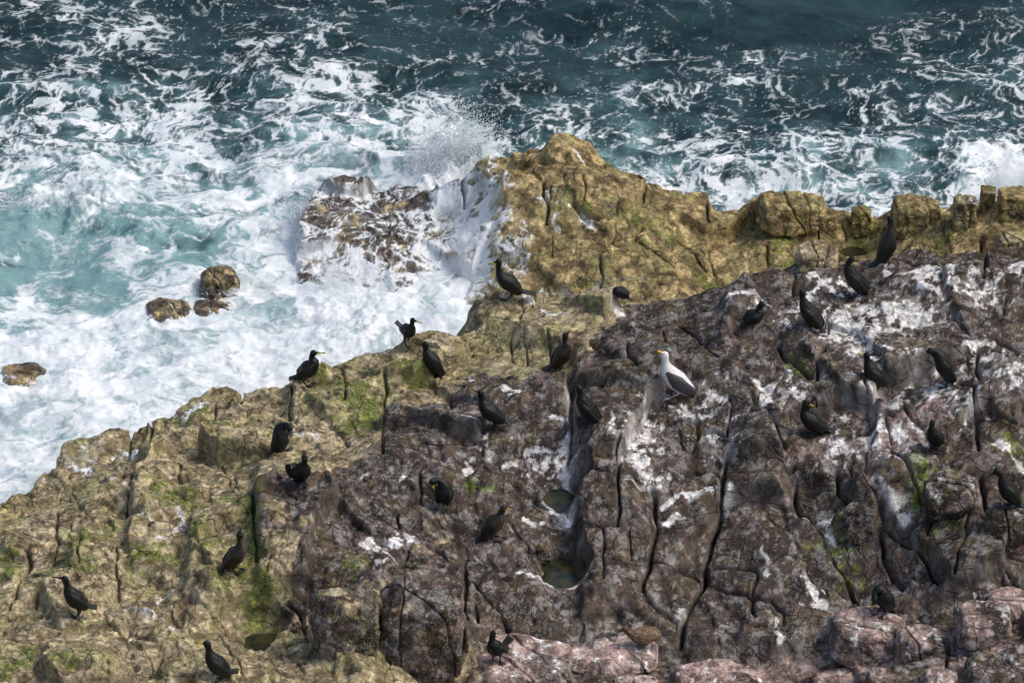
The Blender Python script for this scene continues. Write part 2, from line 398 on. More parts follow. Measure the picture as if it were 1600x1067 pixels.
# traced joints: (region, points in 2.963x zoom, half width m, depth m)
CR = [
 (R8, [(1290,0),(1290,190),(1290,380)], .022,.16), (R8, [(1440,170),(1470,230),(1465,400),(1430,560),(1400,690)], .026,.2), (R8, [(1100,200),(1300,190),(1450,180)], .014,.07),
 (R8, [(1130,420),(1215,400),(1290,380),(1350,330)], .02,.12), (R8, [(1215,400),(1230,560),(1220,690)], .016,.1), (R8, [(1230,560),(1350,570),(1440,540),(1600,560)], .014,.08),
 (R8, [(1400,690),(1470,760),(1560,830)], .028,.2), (R8, [(1345,380),(1355,540)], .012,.07), (R8, [(330,420),(300,540),(290,570)], .03,.16), (R8, [(300,570),(370,620),(460,710),(560,750)], .03,.22),
 (R8, [(450,430),(520,480),(590,520)], .016,.1), (R8, [(590,430),(580,520),(590,600),(575,720),(580,800)], .03,.18), (R8, [(400,600),(400,720),(410,860),(415,960)], .012,.1),
 (R8, [(630,610),(690,690),(750,760),(790,830)], .024,.16), (R8, [(630,700),(640,800)], .02,.12), (R8, [(800,360),(840,410)], .014,.08), (R8, [(600,600),(700,610),(800,560)], .016,.09),
 (R8, [(380,100),(375,200),(390,230),(450,235)], .02,.12), (R8, [(80,290),(160,300),(270,270)], .016,.1), (R8, [(100,150),(250,140)], .014,.08), (R8, [(270,270),(280,340)], .02,.14),
 (R8, [(680,440),(730,520)], .01,.05), (R8, [(290,640),(300,800),(350,900)], .012,.07), (R8, [(0,800),(90,790),(100,900)], .02,.16), (R8, [(1030,900),(1035,1067)], .02,.15),
 (R9, [(235,0),(215,120),(200,230),(170,330),(150,400),(130,520),(100,660),(40,770),(10,900)], .034,.26), (R9, [(80,70),(150,90),(215,140)], .016,.09), (R9, [(150,400),(130,600)], .018,.1),
 (R9, [(280,120),(340,150),(410,180),(480,130),(540,90)], .016,.1), (R9, [(400,280),(470,340),(540,360)], .012,.07), (R9, [(0,570),(60,590),(120,610),(200,640),(290,670),(340,710)], .022,.14),
 (R9, [(170,520),(290,520),(380,560),(480,490),(560,500)], .018,.11), (R9, [(375,560),(350,640),(330,740),(350,820)], .02,.13), (R9, [(340,700),(430,740),(490,790),(490,850)], .016,.09),
 (R9, [(540,150),(530,220),(560,290),(620,350),(690,450),(740,540),(800,600),(850,700)], .035,.24), (R9, [(730,130),(740,220),(800,300),(830,400)], .03,.2), (R9, [(790,110),(830,190),(920,240),(960,300)], .026,.16),
 (R9, [(920,240),(1000,190),(1080,150),(1140,120)], .02,.13), (R9, [(980,20),(1040,80),(1080,160),(1140,260)], .022,.14), (R9, [(960,310),(1050,390),(1110,440),(1170,530),(1220,620)], .04,.26),
 (R9, [(1050,390),(1110,350),(1180,310),(1340,300)], .02,.13), (R9, [(1170,320),(1160,400),(1120,440)], .014,.08), (R9, [(1340,310),(1330,440),(1290,540),(1280,640)], .02,.14),
 (R9, [(1180,490),(1240,480),(1320,440)], .012,.06), (R9, [(1400,170),(1420,300),(1470,400),(1540,420),(1600,440)], .035,.22), (R9, [(940,330),(950,450),(1000,560),(1040,620)], .03,.2),
 (R9, [(1460,480),(1530,540),(1560,600)], .02,.12), (R9, [(1250,870),(1240,960),(1250,1067)], .02,.16), (R9, [(1340,880),(1360,980),(1390,1067)], .025,.18), (R9, [(580,520),(620,600),(700,720)], .01,.05),
 (R6, [(120,560),(140,600),(180,640)], .02,.14), (R6, [(460,530),(540,620),(610,700)], .035,.18), (R6, [(680,560),(650,640),(640,720)], .028,.18), (R6, [(650,600),(740,590),(850,610)], .014,.08),
 (R6, [(700,480),(690,400),(670,430)], .014,.09), (R6, [(960,690),(1050,665),(1180,685)], .022,.12), (R6, [(1400,60),(1420,200),(1410,280)], .03,.2), (R6, [(1050,180),(1200,200),(1330,250)], .016,.09),
 (R6, [(1390,580),(1380,660),(1390,740)], .026,.16), (R6, [(1470,540),(1540,590),(1600,640)], .018,.1), (R6, [(1300,740),(1360,790),(1430,740),(1520,700),(1600,650)], .03,.16),
 (R6, [(1360,790),(1380,900),(1390,1067)], .026,.16), (R6, [(870,740),(880,840),(900,900),(1000,930)], .018,.1), (R6, [(720,870),(800,850),(880,840)], .012,.06), (R6, [(340,780),(400,850),(450,930),(490,1060)], .028,.18),
 (R6, [(0,870),(80,900),(90,980),(60,1040)], .02,.12), (R6, [(240,770),(250,880),(230,980)], .02,.12), (R6, [(80,960),(180,970),(230,990),(330,1000),(430,960)], .024,.14),
 (R6, [(1020,850),(1080,930),(1130,970)], .018,.1), (R6, [(960,930),(990,1040)], .016,.1), (R6, [(1390,910),(1480,920),(1560,950)], .014,.08), (R6, [(1520,350),(1510,420),(1390,470)], .014,.08),
 (R6, [(180,490),(300,500),(420,440),(550,380)], .018,.1), (R6, [(0,450),(60,480),(130,560)], .018,.1), (R6, [(350,250),(450,230),(540,240)], .02,.1), (R6, [(550,240),(520,330)], .02,.1),
 (R5, [(1500,480),(1495,580)], .016,.12), (R5, [(1330,560),(1340,650),(1400,700)], .024,.14), (R5, [(800,550),(800,640)], .014,.09), (R5, [(865,550),(870,620)], .012,.08), (R5, [(20,640),(30,740),(20,840)], .02,.13),
 (R5, [(680,520),(760,480),(830,540)], .02,.12), (R5, [(960,550),(990,590)], .02,.12), (R5, [(1160,560),(1240,600),(1330,570)], .024,.14), (R5, [(520,780),(515,850)], .016,.08), (R5, [(360,1000),(450,1010),(560,980),(650,960)], .016,.09),
 (R5, [(1075,800),(1080,900),(1070,1067)], .03,.22), (R5, [(200,640),(220,760),(200,900),(200,1067)], .022,.14), (R5, [(1200,780),(1250,760),(1330,740)], .022,.12),
 (R7, [(830,40),(835,140)], .02,.13), (R7, [(630,60),(600,180),(590,320)], .03,.2), (R7, [(270,220),(260,320),(270,420),(240,520)], .02,.13), (R7, [(60,300),(130,280),(260,320)], .014,.08), (R7, [(70,430),(130,440),(140,500),(110,560)], .03,.16),
 (R7, [(80,370),(130,380),(210,390)], .014,.08), (R7, [(540,460),(540,560),(545,680)], .018,.12), (R7, [(370,430),(365,560)], .016,.1), (R7, [(460,300),(380,400),(310,420)], .014,.08), (R7, [(380,460),(480,470),(560,480),(640,480),(720,490)], .014,.09),
 (R7, [(560,550),(500,540),(400,560),(300,580),(90,560)], .016,.1), (R7, [(90,560),(80,650),(50,720)], .016,.1), (R7, [(190,620),(160,720)], .016,.1), (R7, [(440,630),(560,640),(640,600)], .012,.07), (R7, [(660,920),(740,990)], .016,.1),
 (R7, [(790,740),(830,800)], .02,.1), (R7, [(480,780),(560,800),(600,860)], .014,.08), (R7, [(1170,200),(1180,380),(1190,520)], .03,.2), (R7, [(30,860),(140,880),(220,900)], .014,.08), (R7, [(1090,50),(1085,160)], .014,.08), (R7,[(1330,720),(1400,760),(1420,850),(1560,920)],.026,.18),
 (R4, [(1355,760),(1345,920)], .026,.16), (R4, [(1110,760),(1120,850)], .016,.1), (R4, [(1000,850),(1000,980)], .02,.12), (R4, [(700,930),(700,1060)], .018,.12), (R4, [(1130,800),(1230,820),(1300,800)], .014,.08), (R4, [(820,930),(990,935)], .02,.1), (R4, [(630,970),(600,1060)], .02,.12),
 (R2, [(940,870),(945,930),(965,960),(960,1060)], .022,.16), (R2, [(780,870),(750,900)], .03,.2), (R2, [(840,850),(930,860)], .02,.14), (R2, [(1135,830),(1135,950)], .014,.09), (R2, [(1330,800),(1420,840),(1410,920)], .022,.14),
 (R2, [(1080,960),(1120,1000),(1200,1040)], .022,.14), (R2, [(570,850),(580,930),(620,900)], .024,.16), (R2, [(1290,950),(1290,1020)], .01,.06), (R2, [(1560,950),(1600,960)], .02,.12),(R2, [(980,890),(980,950)], .012,.08),
 (R3, [(540,970),(540,1010),(510,1050)], .02,.12), (R3, [(450,960),(460,1060)], .016,.1), (R3, [(130,950),(130,1060)], .02,.13), (R3, [(0,970),(130,950)], .016,.1),
 (R5, [(1280,40),(1260,90),(1300,110)], .014,.09), (R5, [(1200,270),(1330,260),(1450,240),(1560,240)], .02,.12), (R5, [(1210,160),(1220,270),(1160,340)], .022,.14), (R5, [(1400,20),(1370,60),(1460,130),(1540,190)], .02,.12), (R5, [(990,60),(990,160)], .012,.07),
 (R5, [(1100,130),(1240,150),(1430,160)], .012,.07), (R6, [(0,60),(80,100),(130,180)], .02,.12), (R6, [(410,80),(410,180)], .016,.1), (R6, [(640,0),(645,80)], .018,.12), (R6, [(760,0),(775,80)], .018,.12),
]
# ledges: (region, points, height m, decay m, side) side +1: left of travel is the high side
LE = [
 (R8, [(1075,0),(1090,200),(1100,400),(1110,650)], .22, .9, 1), (R5, [(1080,830),(1075,1067)], .25, .6, 1),
 (R7, [(1185,150),(1185,330),(1190,540)], .30, .5, 1), (R7, [(880,400),(870,520),(860,700)], .28, .45, 1), (R7, [(640,70),(610,180),(600,330)], .30, .6, 1),
 (R7, [(870,640),(960,700),(1060,800)], .22, .5, 1), (R5, [(0,650),(200,660),(380,690)], -.12, .4, 1),
 (R8, [(870,210),(1000,250),(1050,290)], .2, .3, 1), (R8, [(840,420),(850,500),(930,590)], .18, .3, -1), (R9, [(560,160),(640,180),(730,240)], .25, .5, 1),
 (R9, [(1140,250),(1250,300),(1370,210)], .22, .4, 1), (R9, [(830,390),(900,400),(950,330)], .22, .4, 1), (R9, [(0,890),(120,940),(300,915),(440,950),(640,900)], .26, .5, 1),
 (R9, [(560,290),(700,480),(850,720)], .20, .5, -1), (R9, [(1040,380),(1180,540),(1280,700)], .22, .5, 1),
 (R6, [(0,590),(130,600),(330,700),(420,790)], .16, .5, -1), (R6, [(1040,300),(1150,330),(1400,300)], .14, .4, 1), (R6, [(200,440),(220,350),(350,260),(560,230)], .2, .5, -1),
 (R5, [(620,520),(760,540),(960,560),(1160,590)], .22, .45, 1), (R4, [(1350,760),(1345,920)], .2, .5, 1), (R4, [(820,880),(830,920),(980,930)], .15, .3, 1),
 (R7, [(560,560),(700,540),(850,560)], .10, .4, 1), (R8, [(130,600),(60,800),(40,1060)], .35, .6, 1), (R8, [(220,900),(420,990),(590,880),(600,1060)], .25, .4, 1), (R8,[(980,700),(1110,720)],.25,.4,1),
 (R2, [(830,840),(960,780),(1000,650)], .18, .5, -1), (R2, [(690,900),(730,980),(690,1040)], .25, .5, 1), (R5, [(650,250),(720,100),(740,0)], .2, .5, -1),
]
CRw = [(line(p, o, K), hw * .8, dp * 1.1) for o, p, hw, dp in CR]
LEw = [(line(p, o, K), h, dc, s) for o, p, h, dc, s in LE]

# colour zones
Z_DARK = [(400, 775), (470, 755), (560, 742), (585, 690), (610, 650), (660, 622), (745, 598), (860, 590), (905, 575), (945, 520), (985, 472), (1130, 452), (1200, 430), (1290, 402), (1330, 412), (1400, 398), (1480, 386), (1800, 384), (1800, 1230), (760, 1230), (740, 1040), (640, 1010), (560, 960), (480, 1000), (450, 960), (470, 880), (420, 830)]
Z_DARK = line(Z_DARK)
Z_BARN = line([(560, 742), (660, 622), (745, 598), (905, 575), (985, 472)])       # barnacle fringe
# guano strokes: (points px, radius px, strength)
GU = [([(1300,490),(1340,478),(1400,480),(1440,500)],22,.75), ([(1290,510),(1330,500),(1350,530),(1335,555)],18,.7), ([(1310,440),(1345,455)],8,.7), ([(1230,490),(1262,465),(1290,440)],5,.9), ([(1262,438),(1300,450),(1318,458)],6,.8),
 ([(1140,480),(1170,470)],8,.8), ([(1215,430),(1235,428)],7,.8), ([(1375,410),(1385,430)],7,.8), ([(1420,430),(1460,425),(1490,440)],14,.7), ([(1440,455),(1490,455)],12,.6), ([(1490,465),(1530,470),(1520,455)],10,.65), ([(1575,430),(1600,420)],9,.8),
 ([(1180,600),(1200,590),(1215,580)],14,.5), ([(1195,610),(1190,630),(1215,580)],8,.7), ([(1210,640),(1210,655)],5,.9), ([(1410,600),(1445,610),(1490,600)],15,.6), ([(1450,630),(1470,600)],8,.6), ([(1520,545),(1540,538)],6,.9), ([(1500,570),(1510,590)],10,.5),
 ([(1360,560),(1390,560)],8,.6), ([(1530,620),(1570,600),(1590,620)],12,.6), ([(1120,640),(1140,610),(1100,620)],12,.5), ([(1070,620),(1080,650)],7,.6), ([(1010,650),(1020,680),(1010,640)],10,.6), ([(1035,610),(1060,640)],6,.5),
 ([(985,715),(1000,720),(1010,760)],14,.8), ([(1040,745),(1000,765)],9,.6), ([(1040,790),(1070,780),(1130,775)],6,.9), ([(1140,770),(1130,790)],5,.8), ([(985,770),(1010,768)],5,.8), ([(1030,820),(1050,815),(1068,808)],6,.8), ([(890,620),(885,720),(890,800)],5,.7),
 ([(893,720),(890,760),(893,820)],4,.8), ([(820,820),(850,825)],6,.8), ([(850,790),(870,810),(890,825)],8,.7), ([(810,905),(840,920),(900,930)],5,.95), ([(575,840),(605,850),(640,840)],13,.8), ([(590,865),(600,880),(615,892)],5,.9), ([(590,897),(605,895)],3,.9),
 ([(790,615),(810,620)],8,.8), ([(720,660),(750,668)],4,.8), ([(830,695),(870,700),(890,690)],9,.7), ([(740,590),(760,600)],6,.5), ([(860,655),(890,665)],5,.7), ([(970,665),(1000,690)],3,.6), ([(955,670),(958,690)],4,.9),
 ([(730,730),(740,720)],6,.8), ([(625,755),(640,750)],4,.7), ([(560,750),(575,740)],5,.6), ([(255,850),(290,825),(280,805)],6,.8), ([(205,820),(250,830)],4,.6), ([(200,955),(240,965),(275,980)],5,.6), ([(215,940),(230,970)],3,.5), ([(240,940),(270,925)],5,.6),
 ([(1188,855),(1195,880),(1200,900)],3,.95), ([(1252,900),(1265,930),(1280,955),(1290,970)],6,.9), ([(1270,925),(1290,945)],2.5,.8), ([(1365,765),(1375,775)],4,.95), ([(1380,780),(1400,800),(1420,815)],7,.85), ([(1290,835),(1300,820),(1295,850)],8,.6),
 ([(1265,825),(1290,830)],6,.6), ([(1215,985),(1215,1020)],5,.7), ([(1255,960),(1300,975)],5,.6), ([(1290,690),(1300,730)],5,.6), ([(1415,715),(1418,728)],3,.7), ([(1330,690),(1370,680)],14,.5), ([(1310,710),(1390,700)],10,.5),
 ([(820,470),(860,500),(880,495)],6,.6), ([(870,300),(845,320),(890,330)],4,.5), ([(910,345),(930,365)],5,.7), ([(868,345),(872,360)],4,.6), ([(900,240),(915,255)],3,.8), ([(1050,290),(1100,300)],5,.4), ([(1477,317),(1488,315)],3,.9),
 ([(960,475),(970,480)],8,.8), ([(850,720),(880,690),(870,720)],6,.5), ([(440,690),(500,685),(430,680)],4,.6), ([(1560,700),(1600,730)],12,.6), ([(1070,960),(1060,980)],6,.6), ([(1525,920),(1520,930)],4,.7)]
GU += [([(1300,500),(1360,520),(1440,480)],55,.46), ([(1440,440),(1540,460)],40,.46), ([(1380,620),(1460,600),(1500,620)],50,.42), ([(1190,620),(1240,600)],40,.40), ([(1330,700),(1400,690)],40,.44), ([(1540,560),(1580,600)],45,.42), ([(990,700),(1020,650)],36,.42), ([(1100,620),(1130,690)],36,.40), ([(880,720),(760,700)],30,.30), ([(1200,480),(1260,500)],30,.30)]
GU += [([(800+dx,1020),(850+dx,1040)],10,.4) for dx in (0,90)]
AL = [([(545,610),(580,640),(560,660)],26,.75), ([(620,570),(650,590)],20,.75), ([(500,590),(530,600)],16,.6), ([(340,690),(370,670)],14,.5), ([(250,770),(300,790)],22,.6), ([(340,785),(380,790),(390,800)],16,.6), ([(220,880),(270,870)],24,.6), ([(300,835),(330,860)],14,.7),
 ([(100,890),(130,850),(160,840)],26,.5), ([(20,890),(10,870)],16,.6), ([(50,1020),(30,1040)],22,.6), ([(395,780),(392,850),(400,900)],9,.8), ([(380,900),(410,950),(400,960)],22,.7), ([(340,910),(350,950)],10,.8), ([(240,1060),(240,1050)],8,.8), ([(90,1050),(130,1045)],12,.6),
 ([(110,900),(140,900)],14,.5), ([(320,640),(290,655)],12,.8), ([(1440,745),(1430,790),(1455,760)],14,.55), ([(1300,850),(1320,880)],26,.4), ([(1500,830),(1480,820)],14,.4), ([(1570,700),(1600,720)],16,.5), ([(905,320),(915,330)],6,.7), ([(860,335),(862,330)],6,.7),
 ([(930,450),(960,470)],20,.4), ([(1100,430),(1130,440),(1110,450)],16,.6), ([(1000,350),(1050,370)],24,.35), ([(1340,380),(1350,360)],16,.6), ([(1230,400),(1200,360)],20,.4), ([(1440,385),(1470,380)],14,.6), ([(560,880),(540,900)],18,.45), ([(720,745),(760,770)],10,.5), ([(580,1030),(640,1040)],26,.3),([(1230,550),(1260,580)],10,.5),([(1270,700),(1300,660)],14,.3)]
FO = [([(480,400),(560,420),(640,440),(700,440)],50,.72), ([(500,320),(560,330),(620,350),(660,380)],48,.45), ([(700,310),(725,350),(735,420),(720,480)],40,1.0), ([(742,330),(728,400)],20,.9), ([(660,380),(690,450)],34,.85), ([(800,400),(780,430)],26,.5), ([(560,290),(640,300),(680,300)],18,.5),
 ([(120,720),(150,700),(210,700)],16,.5), ([(150,720),(180,760)],14,.45), ([(0,760),(60,750)],14,.4), ([(330,630),(290,650)],10,.4)]

def strokes(X, Y, L, rad_scale=1.0, warp=.05):
    out = np.zeros(X.shape)
    wx = X + warp * pn2(X * 6, Y * 6, 21); wy = Y + warp * pn2(X * 6, Y * 6, 22)
    for pts, r, s in L:
        P = line(pts); rm = r / 125. * rad_scale
        # ground radius grows with the view's foreshortening in y: scale y
        Q = P.copy(); d, _ = seg_dist(wx, wy, Q, rm * 3 + .1)
        out = np.maximum(out, min(1, s * 1.22) * np.exp(-(d / (rm * 1.25)) ** 2))
    return out

def axis(lo, hi, step, far_lo, far_hi, growth=1.06):
    a = list(np.arange(lo, hi, step)); s = step; x = a[-1]
    while x < far_hi: s *= growth; x += s; a.append(x)
    s = step; x = a[0]; b = []
    while x > far_lo: s *= growth; x -= s; b.append(x)
    return np.array(b[::-1] + a)

def soften(Z, n):
    Z = Z.copy()
    for _ in range(n):
        Z[1:-1] = (Z[:-2] + 2 * Z[1:-1] + Z[2:]) / 4; Z[:, 1:-1] = (Z[:, :-2] + 2 * Z[:, 1:-1] + Z[:, 2:]) / 4
    return Z

def relief(X, Y):
    zm, zr = macro(X, Y)
    Z = np.maximum(zm, zr)
    th = math.radians(-14); u = X * math.cos(th) - Y * math.sin(th); v = X * math.sin(th) + Y * math.cos(th)
    wa = .20 * pn2(X * .8, Y * .8, 31) + .04 * pn2(X * 2.7, Y * 2.7, 32) + .018 * pn2(X * 9, Y * 9, 35); wb = .20 * pn2(X * .8, Y * .8, 33) + .04 * pn2(X * 2.7, Y * 2.7, 34) + .018 * pn2(X * 9, Y * 9, 36)
    onr = sstep(-.15, .15, zr - zm)
    # fractured blocks: tilted planes with a step and a joint at the edge
    left = sstep(1.0, -2.5, X) * (1 - onr)
    def blocks(Z, specs, att=1.0):
        G = 0
        for (sz, asp, T, O, jd, jw, sd_, wt) in specs:
            k = min(1, sz * 1.2)
            f, e, r1, r2, r3, b = voro((u + wa * k) / sz, (v + wb * k) / (sz * asp), sd_, .95)
            e = e * sz; wt = wt * att
            rd = sstep(0, .05 * min(1, sz * 2), e)      # worn edges
            Z = Z + wt * sz * ((r1 - .5) * O + b[..., 0] * (r2 - .5) * T * 1.3 + b[..., 1] * (r3 - .45) * T * 1.5)
            if jd:
                ck = .25 + .75 * sstep(-.3, .2, pn2(X * 1.1 + sd_ * 9, Y * 1.1, 43))
                G = G + wt * jd * ck * (np.exp(-(e / jw) ** 2) + .22 * np.exp(-e / (jw * 2)))
        return Z, G
    Z, GRV = blocks(Z, ((1.00, 1.35, .38, .15, .055, .012, 1, 1 - .25 * onr), (.46, 1.2, .30, .16, .045, .010, 2, .26 + .40 * left + .30 * sstep(-.1, .3, pn2(X * .5, Y * .5, 41)))))
    # traced ledges and joints
    jx = X + .013 * pn2(X * 3, Y * 3, 51) + .005 * pn2(X * 13, Y * 13, 52); jy = Y + .013 * pn2(X * 3, Y * 3, 53) + .005 * pn2(X * 13, Y * 13, 54)
    for P, h, dc, s in LEw:
        d, sg = seg_dist(jx, jy, P, dc * 2.5)
        m = d < 50
        if m.any():
            sd_ = (d * sg * s)[m]
            end = np.minimum(1, np.minimum(np.hypot(jx[m] - P[0, 0], jy[m] - P[0, 1]), np.hypot(jx[m] - P[-1, 0], jy[m] - P[-1, 1])) / .25)
            Z[m] += h * np.exp(-np.maximum(sd_, 0) / dc) * sstep(-.10, .08, sd_) * np.clip(end, 0, 1) * sstep(dc * 2.5, dc * 1.2, d[m])
    Z = soften(Z, 3)
    sy = np.abs(np.gradient(Z, axis=0)) / np.maximum(np.abs(np.gradient(Y, axis=0)), 1e-4); sx = np.abs(np.gradient(Z, axis=1)) / np.maximum(np.abs(np.gradient(X, axis=1)), 1e-4)
    sl_ = np.hypot(sx, sy)
    for _ in range(3):
        sl_[1:-1] = (sl_[:-2] + 2 * sl_[1:-1] + sl_[2:]) / 4; sl_[:, 1:-1] = (sl_[:, :-2] + 2 * sl_[:, 1:-1] + sl_[:, 2:]) / 4
    att = 1 / (1 + (sl_ / 1.3) ** 3)
    Z, G2_ = blocks(Z, ((.21, 1.25, .34, .16, .024, .008, 3, .24 + .42 * left + .50 * sstep(.0, .4, pn2(X * .8, Y * .8, 42))), (.095, 1.1, .38, .16, .009, .006, 4, .20 + .50 * left + .50 * sstep(.05, .4, pn2(X * 1.1, Y * 1.1, 44)) + .15 * onr),
        (.045, 1.0, .45, .22, 0, .005, 5, .22 + .6 * left + .3 * onr)), att)
    Z = soften(Z, 1) - GRV * (.35 + .65 * att) - G2_
    for P, hw, dp in CRw:
        d, _ = seg_dist(jx, jy, P, .5)
        m = d < .5
        if m.any():
            dd = d[m]; Z[m] -= dp * 1.0 * np.exp(-(dd / (hw * .85)) ** 2) + dp * .16 * np.exp(-dd / (hw * 2.6))
    Z = Z + .045 * fbm2(X * 1.3, Y * 1.3, 3, 61) + .007 * fbm2(X * 6, Y * 6, 3, 66) + .005 * att * (.2 + .8 * left + .6 * onr) * fbm2(X * 24, Y * 24, 3, 71, .65)
    # pools are hollows
    for (c, rr, lvl) in POOLS:
        d = np.hypot((X - c[0]) / rr[0], (Y - c[1]) / rr[1]) + .35 * pn2(X * 2.2, Y * 2.2, 81) + .12 * pn2(X * 7, Y * 7, 82)
        rimz = lvl + .035 + .10 * np.clip(d - 1, 0, 1)
        t = sstep(1.0, 1.75, d)
        Z = np.where(d < 1.0, lvl + .035 - .35 * (1 - d), np.where(d < 1.75, np.where(Z < rimz, rimz * (1 - t) + Z * t, np.minimum(Z, rimz * (1 - t) + Z * t + .25 * (d - 1))), Z))
    return Z, zm, zr

def pool(px, py, rx, ry, lvl):
    p = at_z(px, py, lvl); return (p[:2], (rx / 125., ry / 125. * 2), lvl)
POOLS = [pool(877, 782, 30, 18, 1.0), pool(875, 898, 32, 24, .66), pool(405, 1003, 30, 19, .70), pool(1330, 396, 26, 11, .18)]

xs = axis(-6.9, 6.9, .0130, -30, 30); ys = axis(-9.8, 5.6, .0140, -40, 12)
X, Y = np.meshgrid(xs, ys)
cxs = xs[::2]; cys = np.arange(-9.8, 5.6, .014); CX, CY = np.meshgrid(cxs, cys)
CZ = relief(CX, CY)[0]
sl = np.sqrt(1 + np.minimum(np.abs(np.gradient(CZ, axis=0) / .014), 9) ** 2 * 1.0)
for _ in range(14):
    sl[:, 1:-1] = (sl[:, :-2] + 2 * sl[:, 1:-1] + sl[:, 2:]) / 4; sl[1:-1] = (sl[:-2] + 2 * sl[1:-1] + sl[2:]) / 4
sl = .45 * sl.mean() + sl
cum = np.cumsum(sl, 0); cum = (cum - cum[0]) / (cum[-1] - cum[0])
nin = (ys >= cys[0] - 1e-6) & (ys <= cys[-1] + 1e-6); nr = nin.sum(); tq = np.linspace(0, 1, nr)
Yin = np.stack([np.interp(tq, cum[:, i], cys) for i in range(len(cxs))], 1)
Yf = np.empty((nr, len(xs)))
for r_i in range(nr): Yf[r_i] = np.interp(xs, cxs, Yin[r_i])
Y[nin] = Yf
Z, zm, zr = relief(X, Y)
# colour zone attributes
ins = in_poly(X, Y, Z_DARK); dz, _ = seg_dist(X, Y, np.vstack([Z_DARK, Z_DARK[:1]]), 1.0); dz = np.minimum(dz, 1.0)
wn = .35 * fbm2(X * 1.6, Y * 1.6, 4, 91)
dark = sstep(-.28, .28, np.where(ins, dz, -dz) + wn)
onr = sstep(-.05, .05, zr - zm)
lowl = onr * sstep(-.55, -.95, X + .25 * wn); dark = dark * (1 - onr) + .72 * lowl
ochre = np.maximum(onr, sstep(.75, .35, Z) * .5)
pk = line([(700, 1010), (1000, 965), (1300, 940), (1500, 900), (1640, 860)])
dpk, spk = seg_dist(X, Y, pk, 3.0)
pink = np.where((spk < 0) | (Y < pk[:, 1].min() - .5), sstep(-.1, 1.0, dpk), 0) * (dark > .3) * .5
pink = np.maximum(pink, strokes(X, Y, [([(1350,640),(1450,640),(1390,700)],40,.5), ([(1250,720),(1350,690)],26,.4), ([(660,960),(700,930)],34,.45), ([(700,920),(640,860)],26,.3), ([(1480,765),(1500,780)],26,.5), ([(1560,540),(1550,700)],20,.3)], 1, .1))
bf, _ = seg_dist(X, Y, Z_BARN, 1.5)
barn = np.maximum(np.exp(-(np.minimum(bf, 9) / .45) ** 2), (1 - dark) * (1 - onr) * .35)
barn = np.maximum(barn, strokes(X, Y, [([(540,1000),(640,1020),(720,1000)],60,.9), ([(560,880),(500,940)],40,.7), ([(1070,1000),(1250,1000)],26,.9), ([(1240,730),(1260,760)],20,.8), ([(1340,830),(1360,820)],16,.9), ([(1530,930),(1560,925)],14,.8), ([(740,960),(800,960)],26,.7), ([(830,850),(840,870)],16,.7)], 1, .1))
gu = strokes(X, Y, GU, .85, .06); al = strokes(X, Y, AL, 1.05, .09); fo = strokes(X, Y, FO, 1.3, .10)
wl = .10 + .14 * pn2(X * 1.1, Y * 1.1, 95)
fo = np.maximum(fo, .85 * sstep(wl + .20, wl - .02, Z) * sstep(-9.5, -7, Y * .6 + X * 1.2 * 0 - 4) )
fo = np.clip(fo, 0, 1)
wet = np.clip(.6 * lowl + sstep(1.0, .2, Z) * .8 + onr * .35 + .25 * dark * sstep(0, .4, pn2(X * .8, Y * .8, 97)), 0, 1)
# broken faces: sideways displacement in 3D
A = X.astype(np.float32); B = Y.astype(np.float32); C = Z.astype(np.float32)
sl_ = np.hypot(np.gradient(Z, axis=0) / np.maximum(np.abs(np.gradient(Y, axis=0)), 1e-4), np.gradient(Z, axis=1) / np.maximum(np.abs(np.gradient(X, axis=1)), 1e-4))
sl_ = soften(sl_, 3); STEEP = sstep(1.2, 3.0, sl_); att = 1 - STEEP
DX = .036 * pn3(A * 3.5, B * 3.5, C * 4.5, 1) + .014 * pn3(A * 8, B * 8, C * 8, 2) + .005 * att * pn3(A * 30, B * 30, C * 30, 6)
DY = .042 * pn3(A * 3.5, B * 3.5, C * 4.5, 3) + .018 * pn3(A * 8, B * 8, C * 8, 4) + .006 * att * pn3(A * 30, B * 30, C * 30, 7)
XX, YY = X + DX, Y + DY
base, fmask = rock_colour(XX, YY, Z, ochre, dark, pink, gu, al, fo)
sb_ = STEEP[..., None]; base = base * (1 - sb_) + np.stack([soften(base[..., i_], 10) for i_ in range(3)], -1) * sb_
Z = Z + .006 * fmask * att
one = np.ones(X.shape + (1,))
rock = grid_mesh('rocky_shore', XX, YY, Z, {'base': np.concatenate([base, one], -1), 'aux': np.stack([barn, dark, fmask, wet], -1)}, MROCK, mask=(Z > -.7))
tag(rock, 'fractured shore rock, ochre by the sea and dark brown inland', kind='structure')

# resampled final surface for placing things
hs = .02; hx = np.arange(-8, 8, hs); hy = np.arange(-12, 7, hs); HX, HY = np.meshgrid(hx, hy)
ii = np.searchsorted(xs, hx).clip(0, len(xs) - 1)
HZ = np.stack([np.interp(hy, Y[:, i], Z[:, i]) for i in ii], 1)
def hit(px, py): return march(HZ, hx[0], hy[0], hs, px, py)

